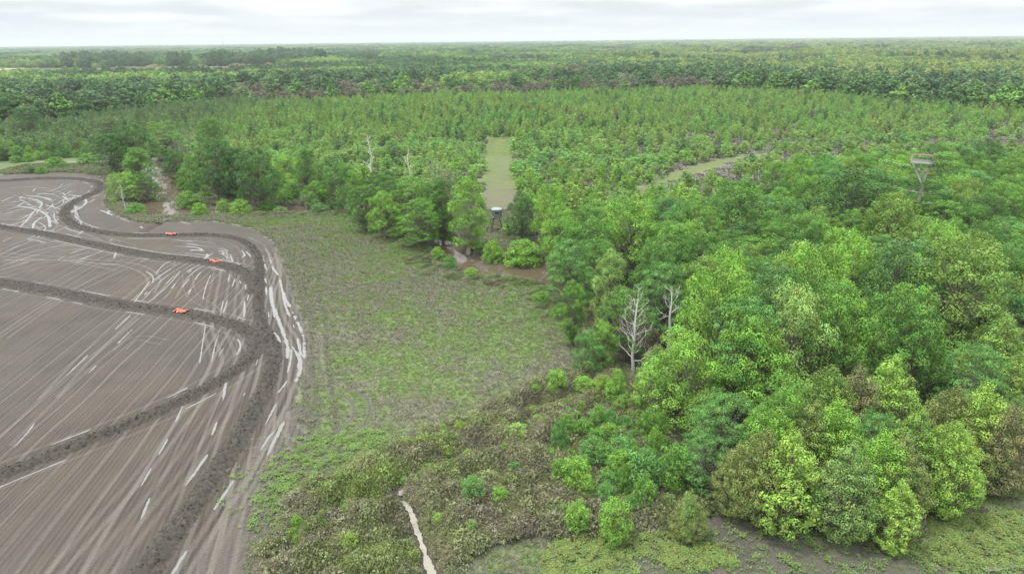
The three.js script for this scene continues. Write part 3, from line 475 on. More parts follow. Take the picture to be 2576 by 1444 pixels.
// ---- young trees at the lower right
T('ovoid', 'rust', 1740, 1243, 108, 3.9, 'small round rusty brown tree standing alone left of the tall front row');
T('ovoid', 'rust', 1868, 1112, 150, 6.7, 'brown-green egg-shaped tree left of the bright yellow-green one in the front row');
T('shrub', 'pale', 1742, 1218, 54, 5.2, 'pale fresh green shrub top peeping out above the small rusty tree');
T('ovoid', 'rust', 1936, 1070, 78, 8.6, 'slim rust coloured tree with pale stem behind the front row');
T('open', 'lime', 2004, 1082, 166, 9.0, 'bright yellow-green open-crowned tree with dark twigs in the front row');
T('ovoid', 'grey', 2155, 1104, 190, 8.6, 'large grey-green egg-shaped tree in the middle of the front row');
T('open', 'lime', 2275, 1210, 122, 6.0, 'short yellow-green tree with bare lower twigs at the right of the front row');
T('ovoid', 'fresh', 2238, 1077, 104, 8.6, 'fresh green pointed tree squeezed behind the large grey-green one');
T('ovoid', 'rust', 2290, 1094, 80, 8.0, 'brownish tree between the fresh green pointed one and the big lime tree');
T('ovoid', 'lime', 2415, 1046, 196, 8.8, 'big broad lime green tree near the grass at the right edge');
T('ovoid', 'plum', 2560, 1018, 170, 8.4, 'purple-brown tree at the right edge behind the big lime tree');
T('ovoid', 'olive', 2330, 1024, 122, 9.0, 'olive green ovoid tree behind the big broad lime tree');
T('ovoid', 'rust', 2418, 958, 126, 9.2, 'tan brown tree in the second rank at right');
T('ovoid', 'lime', 2495, 957, 84, 9.6, 'small lime crown beside the tan brown tree at right');
T('ovoid', 'lime', 2262, 890, 156, 10.5, 'tall pointed yellow-green tree in the middle of the lower wood');
T('ovoid', 'olive', 2100, 905, 110, 10.2, 'olive tree with pointed top left of the tall yellow-green one');
T('ovoid', 'fresh', 2118, 994, 84, 9.3, 'fresh light green narrow tree behind the bright open-crowned one');
T('ovoid', 'rust', 2060, 1004, 116, 8.8, 'reddish olive tree behind the bright open-crowned one');
T('ovoid', 'fresh', 1962, 1012, 104, 9.0, 'bright green narrow tree left of the reddish olive one');
T('feather', 'teal', 1830, 980, 190, 8.5, 'wide blue-green feathery tree at the left edge of the lower wood');
T('feather', 'teal', 1780, 1080, 150, 6.2, 'lower blue-green feathery tree in front of the wide feathery one');
T('round', 'mid', 1985, 950, 120, 9.8, 'mid green rounded crown behind the wide blue-green feathery tree');
T('ovoid', 'plum', 2172, 918, 46, 9.6, 'small purple-brown crown left of the tall pointed yellow-green tree');
T('feather', 'teal', 2470, 860, 150, 9.5, 'blue-green feathery crown behind the small lime crown at right');
T('open', 'olive', 2540, 795, 110, 10.8, 'olive crown with open twigs high on the right edge');
T('feather', 'teal', 2215, 1030, 110, 7.6, 'blue-green spray of leaves low between the lime and olive trees');
// ---- the bright cluster and the large crowns behind
T('round', 'fresh', 1820, 684, 215, 14, 'tall bright green tree topping the cluster beside the two white snags');
T('round', 'fresh', 1722, 838, 232, 9.6, 'bright green spreading tree right in front of the tall white snag');
T('round', 'fresh', 1905, 800, 215, 11.0, 'bright green broad crown below and right of the tall bright one');
T('feather', 'teal', 1880, 735, 120, 13, 'grey-teal loose crown with visible limbs amid the bright cluster');
T('round', 'pale', 2010, 724, 90, 13.2, 'pale yellowish domed crown among mid green trees');
T('oak', 'mid', 2112, 712, 170, 13.0, 'mid green leaning crown right of the pale yellowish dome');
T('oak', 'mid', 2285, 722, 205, 12.5, 'smooth mid green big dome left of the huge olive oak');
T('oak', 'olive', 2440, 600, 285, 15, 'huge rounded olive oak crown in the right of the wood');
T('oak', 'deep', 2330, 780, 150, 11, 'dark green crown tucked below the huge olive oak');
T('round', 'fresh', 2085, 622, 145, 14, 'light green domed crown at the heart of the wood');
T('round', 'fresh', 1842, 632, 112, 13, 'bright leafy crown just above the tall bright green tree');
T('oak', 'blue', 1962, 668, 95, 12.5, 'small bluish crown between two bright green ones');
T('round', 'mid', 2046, 682, 110, 12.4, 'mid green crown under the light domed crown');
T('round', 'fresh', 2162, 594, 104, 13.6, 'fresh green crown left of the bluish dark one');
T('round', 'lime', 2025, 612, 54, 12.6, 'small yellow-lime crown poking from the dark middle wood');
T('oak', 'blue', 2276, 606, 112, 14, 'bluish green crown beside the huge olive oak');
T('round', 'fresh', 2382, 566, 84, 13, 'light green small crown above the huge olive oak');
T('oak', 'olive', 2258, 484, 172, 14, 'broad olive crown below the old tree stand');
T('oak', 'dark', 2158, 428, 230, 15, 'great dark green spreading oak left of the old tree stand');
T('feather', 'mid', 1762, 486, 120, 13, 'light feathery tree left of the dark ridge of oaks');
T('oak', 'deep', 1862, 452, 190, 14, 'dark green oak crown on the far side of the wood by the trail');
T('round', 'fresh', 1592, 504, 186, 12.6, 'large light green tree behind the creek bend');
T('round', 'mid', 1438, 526, 96, 11, 'mid green crown just right of the creek bushes');
T('feather', 'teal', 1440, 594, 145, 11, 'light blue-green feathery tree leaning over the creek pool');
T('round', 'fresh', 1388, 470, 98, 11, 'bright green crown right of the clearing');
T('oak', 'dark', 1312, 488, 72, 9, 'dark compact tree beside the clearing mouth');
T('bush', 'fresh', 1240, 588, 66, 4.2, 'bright bush on the creek bank below the hunting blind');
T('bush', 'fresh', 1316, 584, 112, 4.8, 'wide bright bush on the mud bank above the creek pool');
T('tall', 'pale', 1538, 630, 100, 11.5, 'pale leafy tree with grey limbs between creek and snags');
T('feather', 'teal', 1680, 622, 150, 12.2, 'flat-topped feathery tree behind the white snags');
T('tall', 'mid', 1442, 706, 80, 8.5, 'narrow green tree at the meadow corner by the creek');
T('round', 'fresh', 1520, 812, 62, 5.6, 'small bright green tree left of the tall white snag');
T('round', 'teal', 1480, 834, 86, 5.4, 'small teal tree at the meadow edge in front of the snags');
T('shrub', 'fresh', 1402, 924, 66, 3.2, 'leafy green shrub at the end of the gully');
// ---- clearing and creek
T('tall', 'fresh', 1172, 436, 112, 14, 'tall leaning tree with pale trunk between clearing and creek', { bark: new THREE.MeshStandardMaterial({ color: new THREE.Color(0.34, 0.3, 0.26), roughness: 1, vertexColors: true }) });
T('round', 'fresh', 960, 482, 90, 9.2, 'bright rounded tree on the creek bank left of the leaning tree');
T('feather', 'mid', 1046, 496, 115, 9.5, 'feathery tree with vine-wrapped foot beside the creek mouth');
T('feather', 'mid', 1030, 440, 140, 11.5, 'tall spreading feathery tree behind the creek');
T('feather', 'deep', 960, 430, 120, 12, 'dark feathery tree left of the tall spreading one');
T('oak', 'deep', 1082, 446, 90, 11.5, 'deep green tree filling the creek bend behind the leaning tree');
T('tall', 'deep', 1106, 424, 76, 13.5, 'tall deep green tree standing at the head of the creek bend');
T('round', 'mid', 1066, 500, 70, 8.5, 'mid green tree shading the creek bend right of the feathery trees');
T('oak', 'deep', 905, 470, 90, 9, 'dark rounded tree at the meadow end of the creek');
T('oak', 'dark', 532, 350, 112, 14.5, 'left of the pair of great dark trees by the creek');
T('oak', 'dark', 632, 356, 112, 15, 'right of the pair of great dark trees by the creek');
T('oak', 'dark', 585, 372, 90, 12.5, 'dark crown wedged between the pair of great trees');
T('tall', 'deep', 762, 372, 56, 11.5, 'slim dark tree with pale trunk alone right of the great pair');
T('oak', 'dark', 318, 306, 120, 14.5, 'domed dark oak at the far end of the creek');
T('oak', 'dark', 268, 338, 90, 11.5, 'dark oak left of the domed one at the field corner');
T('tall', 'mid', 335, 358, 84, 11.5, 'olive topped column of a tree on the creek bank at left');
T('feather', 'deep', 352, 410, 80, 8.5, 'low dark feathery tree leaning over the creek at left');
T('round', 'fresh', 300, 434, 90, 6.8, 'yellow-green bushy tree with dead limbs at the levee bend');
T('feather', 'mid', 402, 300, 105, 13, 'thin open-branched tree rising behind the far creek');
T('oak', 'dark', 430, 365, 70, 9.5, 'dark shaded tree beyond the glinting creek water');
T('oak', 'deep', 525, 300, 62, 13, 'far round dark tree standing in the plantation behind the creek');
T('bush', 'mid', 335, 508, 56, 2.4, 'low spreading bush between levee bend and creek');
T('bush', 'mid', 468, 470, 72, 4, 'rounded green bush on the creek bank under the great pair');
T('bush', 'fresh', 497, 506, 46, 2.9, 'round light bush nearest the creek water');
T('shrub', 'fresh', 553, 478, 42, 4.4, 'upright bright shrub between two round bushes');
T('bush', 'fresh', 600, 496, 60, 3.6, 'dome shaped bush right of the upright bright shrub');
T('bush', 'mid', 668, 484, 64, 3.4, 'spreading green bush under the right great tree');
T('bush', 'grey', 700, 508, 44, 2.0, 'dull low bush right of the spreading one');
T('bush', 'blue', 802, 508, 56, 2.2, 'grey-green low bush by the bare twiggy shrub');
T('round', 'deep', 840, 410, 84, 9.5, 'dark round tree left of the grey snag pair');
T('round', 'fresh', 715, 390, 80, 7.5, 'bright green round tree behind the creek thicket');
T('round', 'mid', 790, 440, 70, 7, 'mid green tree right of the slim pale-trunked one');
T('round', 'deep', 870, 450, 70, 7.5, 'small dark tree at the creek thicket end');
T('bush', 'teal', 1130, 640, 42, 2.3, 'leafy bush leaning over the creek pool from the meadow');
T('bush', 'fresh', 1100, 606, 44, 2.6, 'pale green umbrella shaped bush standing by the creek water');
T('bush', 'fresh', 1185, 672, 40, 1.3, 'low green bush on the near bank of the creek pool');
T('bush', 'mid', 215, 385, 62, 3.6, 'dark rounded bush at the far field corner');
T('bush', 'mid', 133, 392, 58, 3.6, 'round bush on the grassy verge beyond the field');
T('bush', 'dusk', 72, 414, 40, 2.4, 'twin leafy bush on the verge beyond the field');
T('bush', 'mid', 98, 417, 32, 2.2, 'small dark ball of a bush beside the twin leafy one');
T('oak', 'dark', 22, 232, 150, 15, 'big dark oak at the left edge beside the little green field');
T('oak', 'dark', 62, 270, 80, 12, 'second dark oak in front of the little green field');
T('oak', 'dusk', 265, 292, 62, 10, 'round grey-topped tree left of the domed oak');
// ---- bushes and shrubs among the brambles
T('shrub', 'teal', 1188, 1200, 74, 2.8, 'teal leafy shrub standing up in the middle of the brambles');
T('shrub', 'fresh', 1258, 1216, 58, 2.0, 'fresh green shrub right of the teal one in the brambles');
T('bush', 'yellow', 1158, 1056, 48, 1.7, 'round yellow-green bush at the upper bramble edge');
T('shrub', 'pale', 1298, 1066, 78, 1.5, 'wide pale green bush beside the narrow white pool');
T('shrub', 'fresh', 1452, 1140, 90, 3.6, 'bright leafy shrub at the right side of the brambles');
T('shrub', 'fresh', 1455, 1258, 80, 3.0, 'bright shrub with drooping twigs below the brambles');
T('shrub', 'fresh', 1552, 1246, 104, 4.4, 'light green small tree with thin bare stems on the mud');
T('shrub', 'teal', 1622, 1122, 120, 4.6, 'large teal shrub in front of the lower wood');
T('shrub', 'teal', 1560, 1092, 100, 4.0, 'teal shrub behind the large one near the dark gully');
T('shrub', 'teal', 1490, 1096, 90, 3.4, 'dull teal shrub left of the dark gully');
T('shrub', 'mid', 1702, 1110, 96, 5.2, 'mid green shrub touching the blue-green feathery trees');
T('shrub', 'mid', 1625, 1190, 80, 3.6, 'mid green leafy shrub left of the small rusty tree');
T('bush', 'yellow', 880, 1345, 70, 1.5, 'low bright clump of leaves in the lower brambles');
T('bush', 'yellow', 870, 1395, 46, 1.0, 'yellow leafed patch at the bottom of the brambles');
T('shrub', 'lime', 1100, 1292, 36, 1.3, 'little lime sprig right of the cream stream');
T('bush', 'lime', 1052, 1195, 50, 1.0, 'lime leafed mound at the head of the cream stream');
T('bush', 'yellow', 1055, 1128, 60, 0.9, 'yellow-green mound along the upper bramble edge');
T('bush', 'yellow', 1120, 1122, 46, 0.9, 'golden mound right of the yellow-green one');
T('bush', 'mid', 1362, 732, 56, 1.6, 'rounded bush on the meadow side of the creek corner');
T('bush', 'mid', 1410, 762, 56, 2.0, 'dark bush under the narrow green tree at the meadow corner');
T('bush', 'fresh', 1432, 1000, 40, 1.2, 'small green bush beside the gully head');
T('bush', 'grey', 2560, 1190, 90, 1.9, 'grey-green undergrowth bush at the right grass edge');
T('bush', 'blue', 2450, 1215, 70, 1.7, 'dull bush at the foot of the big lime tree');
T('shrub', 'blue', 2385, 1250, 46, 1.8, 'thin shrub on the mud right of the front row');

// ---- dead trees
function dead(name, g, px, py, h, label, mat, w = 1, group) { const p = at(px, py, h), o = thing(name, label, 'dead tree', group); o.add(mesh('trunk', g.trunk, mat), mesh('limb', g.limbs, mat)); const s = h / g.H; o.scale.set(s * w, s, s * w); o.position.set(p.x, groundH(p.x, p.z) - 0.05, p.z); o.rotation.y = px; heroes.push([p.x, p.z, 1.2, h]); return o; }
const snagA = bareTree({ seed: 7, H: 10, r0: 0.19, limbs: 24, depth: 3, spread: 0.78, twig: 0.012, low: 0.12, straight: 0.035, kink: 0.85 });
const snagB = bareTree({ seed: 9, H: 9, r0: 0.22, limbs: 9, depth: 3, spread: 0.75, twig: 0.014, low: 0.6, straight: 0.012, kink: 0.5 });
const snagC = bareTree({ seed: 15, H: 12, r0: 0.2, limbs: 12, depth: 2, spread: 0.6, twig: 0.03, low: 0.3 });
const twiggy = bareTree({ seed: 21, H: 5, r0: 0.1, limbs: 16, depth: 3, spread: 1.3, twig: 0.014, low: 0.05, kink: 0.5 });
const greyT = bareTree({ seed: 25, H: 9, r0: 0.16, limbs: 18, depth: 3, spread: 1.1, twig: 0.02, low: 0.25, kink: 0.45 });
dead('dead_tree', snagA, 1602, 733, 9.8, 'tall bleached dead tree with crooked bare limbs at the wood edge', deadMat);
dead('dead_tree', snagB, 1694, 718, 9.6, 'bleached dead trunk with antler-like top beside the bright green cluster', deadMat);
dead('dead_tree', snagC, 926, 338, 13.5, 'pale grey dead tree rising from the creek thicket left of the clearing', deadMat);
dead('dead_tree', snagC, 1025, 372, 12.5, 'second pale dead tree nearer the clearing, shorter than its neighbour', deadMat, 0.9);
dead('dead_tree', snagC, 300, 462, 6, 'dead forked stem in front of the bushy tree at the levee bend', deadMat, 0.8);
dead('dead_tree', greyT, 1092, 405, 10.5, 'grey leafless tree with fine branches left of the clearing mouth', twigMat, 1.1);
dead('dead_tree', greyT, 1130, 425, 9.5, 'fallen-looking grey leafless tree beside the leaning tree', twigMat, 1.2);
dead('dead_tree', greyT, 445, 350, 9, 'grey leafless tree behind the creek at left', twigMat, 1.2);
dead('dead_tree', greyT, 470, 325, 9, 'faint grey twiggy tree right of the leafless one at left', twigMat, 1.2);
dead('bare_shrub', twiggy, 762, 470, 4.8, 'bare grey twiggy shrub on the creek bank under the slim tree', twigMat, 1.1);
dead('bare_shrub', twiggy, 1548, 470, 8, 'grey bare crown showing among the green behind the creek bend', twigMat, 1.2);
dead('bare_shrub', twiggy, 2310, 1310, 1.8, 'tangle of bare grey twigs under the short yellow-green tree', twigMat, 1.6);
dead('bare_shrub', twiggy, 1560, 1320, 1.6, 'thin grey stems under the light green small tree', twigMat, 0.8);
dead('bare_shrub', twiggy, 900, 1385, 1.1, 'grey fallen twigs in the lower brambles', twigMat, 1.5);

// ---- small shrubs scattered over the brambles
{
  const r = rng(515), own = heroes.slice(); let n = 0;
  for (let k = 0; k < 6000 && n < 135; k++) {
    const x = lerp(-20, 25, r()), z = -lerp(36, 72, r()), m = mScrub(x, z); if (m < 0.55) continue;
    const right = sstep(0, 14, x), big = x > 6 && r() < 0.5 ? 1.7 : 1, R = (0.3 + 0.45 * r() + 0.3 * right) * big, h = R * (1.0 + 1.0 * r()); if (r() > 0.16 + 0.84 * right || dStream(x, z)[0] < 0.9 + R || own.some(([a, b, q]) => Math.hypot(a - x, b - z) < (q + R) * 0.7)) continue;
    const col = ['mid', 'fresh', 'olive', 'grey', 'mid', 'teal', 'olive', 'yellow'][r() * 8 | 0], word = { mid: 'mid green', fresh: 'fresh green', olive: 'olive', grey: 'grey-green', teal: 'cool green', yellow: 'yellow-green' }[col], side = x > 7 ? 'right side of the brambles' : 'left side of the brambles', lab = `little ${word} shrub growing on the ${side}`;
    plant(r() < 0.45 ? 'shrub' : 'bush', r() * 4 | 0, col, x, z, h * (0.9 + 0.5 * r()), R * 2, lab, lab + 's', r() * 6.28); own.push([x, z, R, h]); n++;
  }
}

// ---- thicket of taller shrubs at the foot of the wood
{
  const r = rng(616), poly = pts([[1390, 1110], [1480, 1085], [1640, 1090], [1730, 1130], [1765, 1235], [1650, 1300], [1500, 1290], [1410, 1240]]), own = heroes.slice(); let n = 0;
  for (let k = 0; k < 4000 && n < 30; k++) {
    const x = lerp(4, 20, r()), z = -lerp(44, 64, r()); let c = false; for (let i = 0, j = poly.length - 1; i < poly.length; j = i++) if ((poly[i].z > z) !== (poly[j].z > z) && x < (poly[j].x - poly[i].x) * (z - poly[i].z) / (poly[j].z - poly[i].z) + poly[i].x) c = !c; if (!c) continue;
    const R = 0.9 + 0.8 * r(), h = 1.9 + 2.0 * r(); if (own.some(([a, b, q]) => Math.hypot(a - x, b - z) < (q + R) * 0.55)) continue;
    const col = ['teal', 'mid', 'fresh', 'teal', 'mid', 'deep'][r() * 6 | 0], word = { teal: 'cool green', mid: 'mid green', fresh: 'fresh green', deep: 'deep green' }[col], lab = `${word} shrub in the thicket at the foot of the lower wood`;
    plant(r() < 0.6 ? 'shrub' : 'bush', r() * 4 | 0, col, x, z, h, R * 2, lab, lab + 's', r() * 6.28); own.push([x, z, R, h]); n++;
  }
}

// ---- the rest of the dense wood on the right: alike trees filling between
{
  const r = rng(404), poly = pts(P_WOOD), minx = Math.min(...poly.map((p) => p.x)), maxx = Math.min(118, Math.max(...poly.map((p) => p.x))), own = heroes.slice(); let n = 0;
  const inside = (x, z) => { let c = false; for (let i = 0, j = poly.length - 1; i < poly.length; j = i++) if ((poly[i].z > z) !== (poly[j].z > z) && x < (poly[j].x - poly[i].x) * (z - poly[i].z) / (poly[j].z - poly[i].z) + poly[i].x) c = !c; return c; };
  for (let k = 0; k < 16000 && n < 225; k++) {
    const x = lerp(minx, maxx, r()), z = -lerp(44, 190, r()); if (!inside(x, z) || Math.abs(x) > -z * 0.86 + 6) continue;
    const near = sstep(-60, -85, z), R = lerp(2.2, 4.0, near) * (0.8 + 0.4 * r()); let h = lerp(5.8, 10.6, near) * (0.85 + 0.25 * r());
    if (z < -112 && x < 58) h *= 0.6;
    if (own.some(([a, b, q]) => Math.hypot(a - x, b - z) < (q + R) * 0.5) ) continue;
    const kind = near < 0.4 ? 'ovoid' : ['oak', 'round', 'oak', 'feather', 'round'][r() * 5 | 0], col = near < 0.4 ? ['fresh', 'olive', 'teal', 'lime', 'rust', 'grey'][r() * 6 | 0] : ['mid', 'deep', 'deep', 'fresh', 'mid', 'teal', 'olive', 'deep', 'dark', 'mid'][r() * 10 | 0];
    const word = { mid: 'mid green', deep: 'deep green', fresh: 'fresh green', teal: 'cool green', olive: 'olive green', lime: 'lime green', rust: 'rusty green', grey: 'grey-green', dark: 'dark green' }[col], shape = { oak: 'spreading', round: 'rounded', feather: 'feathery', ovoid: 'small egg-shaped' }[kind];
    const where = near < 0.4 ? 'between the larger trees of the lower right wood' : z > -95 ? 'in the front gaps of the dense right-hand wood' : z > -125 ? 'in the middle of the dense right-hand wood' : 'at the back of the dense right-hand wood';
    const lab = `${word} ${shape} tree ${where}`; plant(kind, r() * 6 | 0, col, x, z, h, R * 2, lab, lab + 's', r() * 6.28); own.push([x, z, R, h]); n++;
  }
}
// ---- thicket along the creek
{
  const r = rng(77), own = heroes.slice(); let n = 0;
  const line = curve([[440, 500], [560, 500], [700, 508], [830, 512], [930, 528], [1010, 540], [1075, 540]], 0.5), line2 = curve([[-120, 418], [-40, 412], [60, 408], [160, 398], [260, 392], [330, 400]], 0.5), line3 = curve([[420, 420], [450, 450], [440, 490]], 0.5);
  for (const [L, cnt, d0] of [[line, 64, 7], [line2, 46, 7], [line3, 8, 3]]) for (let k = 0; k < 600 && n < cnt + (L === line ? 0 : L === line2 ? 64 : 110); k++) {
    const p = L[r() * L.length | 0], x = p.x + (r() - 0.5) * 4, z = p.z - r() * d0 * (L === line ? 2.2 : 1.6), h = 2.2 + 3.6 * r() * r() + (p.z - z) * 0.22, R = 1.3 + 1.3 * r(), [cd, cw] = dCreek(x, z);
    if (cd < cw + 0.8 || own.some(([a, b, q]) => Math.hypot(a - x, b - z) < (q * 0.5 + R) * 0.6)) continue;
    plant(h > 4 ? 'round' : 'bush', r() * 4 | 0, ['deep', 'mid', 'dark', 'mid', 'fresh', 'dusk'][r() * 6 | 0], x, z, h, R * 2, L === line2 ? 'dull green thicket bush along the grass verge beyond the field' : 'green thicket bush crowding the far bank of the creek', L === line2 ? 'thicket bushes along the verge' : 'thicket bushes on the far creek bank', r() * 6.28); own.push([x, z, R, h]); n++;
  }
}

// ------------------------------------------------------------------ instanced ground cover
function scatter(name, geos, mat, list, label, cat) { // list: [x, y, z, sx, sy, turn, r, g, b]
  geos.forEach((g, k) => {
    const mine = list.filter((_, i) => i % geos.length === k); if (!mine.length) return;
    const im = new THREE.InstancedMesh(g, mat, mine.length), m = new THREE.Matrix4(), q = new THREE.Quaternion(), up = V(0, 1, 0), c = new THREE.Color();
    mine.forEach((a, i) => { q.setFromAxisAngle(up, a[5]); m.compose(V(a[0], a[1], a[2]), q, V(a[3], a[4], a[3])); im.setMatrixAt(i, m); im.setColorAt(i, c.setRGB(a[6], a[7], a[8])); });
    im.name = numbered(name); tag(im, label, cat, null, 'stuff'); shadows(im); scene.add(im);
  });
}
const white = leafMat(1, 1, 1, 0.3);
function tuftGeo(seed, n, h, lean, wd = 0.03) { const r = rng(seed), b = new Bag(); for (let k = 0; k < n; k++) { const a = r() * 6.283, l = lean * (0.3 + r()), x = (r() - 0.5) * 0.3, z = (r() - 0.5) * 0.3, H = h * (0.6 + 0.8 * r()), f = 0.75 + 0.5 * r(), px = -Math.sin(a) * wd, pz = Math.cos(a) * wd; b.tri(b.v(x + px, 0, z + pz, f, f, f), b.v(x - px, 0, z - pz, f, f, f), b.v(x + Math.cos(a) * l, H, z + Math.sin(a) * l, f, f, f)); } return b.geo(); }
{ // meadow grass
  const loops = [[[735, 1020], [725, 1070], [760, 1100], [840, 1095], [900, 1060], [905, 1010], [870, 985]], [[600, 1120], [690, 1110], [840, 1140]], [[750, 820], [790, 850], [785, 900], [800, 960]]].flatMap((l) => { const c = curve(l, 1.2); return [distTo(offset(c, 0.8)), distTo(offset(c, -0.8))]; });
  const r = rng(900), list = [];
  for (let k = 0; k < 640000 && list.length < 190000; k++) {
    const z = -lerp(38, 218, Math.pow(r(), 1.15)), x = lerp(z < -150 ? -150 : -92, z < -150 ? -40 : 40, r()); if (Math.abs(x) > -z * 0.84 + 3) continue;
    const f = mField(x + 0.6 * n2(x * 0.5, z * 0.5), z); if (f > 0.42 || mWood(x, z) > 0.5 || mMud(x, z) > 0.35 || mScrub(x, z) > 0.6) continue;
    const [cd, cw] = z < -85 ? dCreek(x, z) : [99, 1]; if (cd < cw + 1.4 ) continue;
    if (x < -8 && z > -90 && loops.some((f) => f(x, z)[0] < 0.3)) continue;
    const g = greenAt(x, z), live = r() < 0.12 + 0.75 * g, v = 0.85 + 0.3 * r(), s = (live ? 0.8 : 1) * (0.7 + 0.7 * r()) * (1 + Math.max(0, (-z - 70) / 90));
    list.push(live ? [x, groundH(x, z) - 0.02, z, s, s, r() * 6.28, lerp(0.15, 0.165, g) * v, lerp(0.19, 0.262, g) * v, 0.062 * v] : [x, groundH(x, z) - 0.02, z, s * 1.2, s * 0.75, r() * 6.28, 0.205 * v, 0.2 * v, 0.14 * v]);
  }
  scatter('meadow_grass', [tuftGeo(1, 9, 0.16, 0.16), tuftGeo(2, 9, 0.20, 0.2), tuftGeo(3, 7, 0.12, 0.26)], white, list, 'short rough grass and straw covering the meadow', 'grass');
}
{ // weeds on the mud and at the field edge: small broad leaves
  const r = rng(905), list = [], leafy = [1, 2].map((s) => { const q = rng(30 + s), b = new Bag(); for (let k = 0; k < 12; k++) { const a = q() * 6.28, d = q() * 0.2, f = 0.75 + 0.5 * q(); b.leaf(V(Math.cos(a) * d, 0.06 + 0.14 * q(), Math.sin(a) * d), V((q() - 0.5) * 0.9, 1, (q() - 0.5) * 0.9).normalize(), 0.09, q, [f, f, f]); } return b.geo(); });
  for (let k = 0; k < 260000 && list.length < 60000; k++) {
    const z = -lerp(34, 62, r()), x = lerp(-30, 44, r()), mu = mMud(x, z), lm = limeP(x, z), lu = lush(x, z); let p = 0;
    if (mu > 0.3) p = clamp(0.02 + 0.8 * lm * sstep(-0.4, 0.6, 0.5 * n2(x * 0.5, z * 0.5) + 0.6 * n2b(x * 2.1, z * 2.1)) + 0.16 * sstep(0.15, 0.5, fbm(x * 0.5, z * 0.5, 3))); if (z > -58 && lu > 0.2) p = Math.max(p, 0.5 * lu * sstep(-0.35, 0.8, 0.6 * n2(x * 0.45, z * 0.45) + 0.6 * n2b(x * 2.2, z * 2.2)));
    if (mField(x, z) > 0.7) p *= 0.1; if (mWood(x, z) > 0.6) p *= 0.2; if (r() > p) continue;
    const v = 0.75 + 0.5 * r(), s = 0.7 + 0.8 * r(), y = r() < lm * 0.6; list.push([x, groundH(x, z), z, s, s, r() * 6.28, (y ? 0.19 : 0.15) * v, (y ? 0.235 : 0.235) * v, 0.06 * v]);
  }
  scatter('weed_carpet', leafy, white, list, 'carpet of small broad-leaved weeds on the mud and field margin', 'weeds');
}
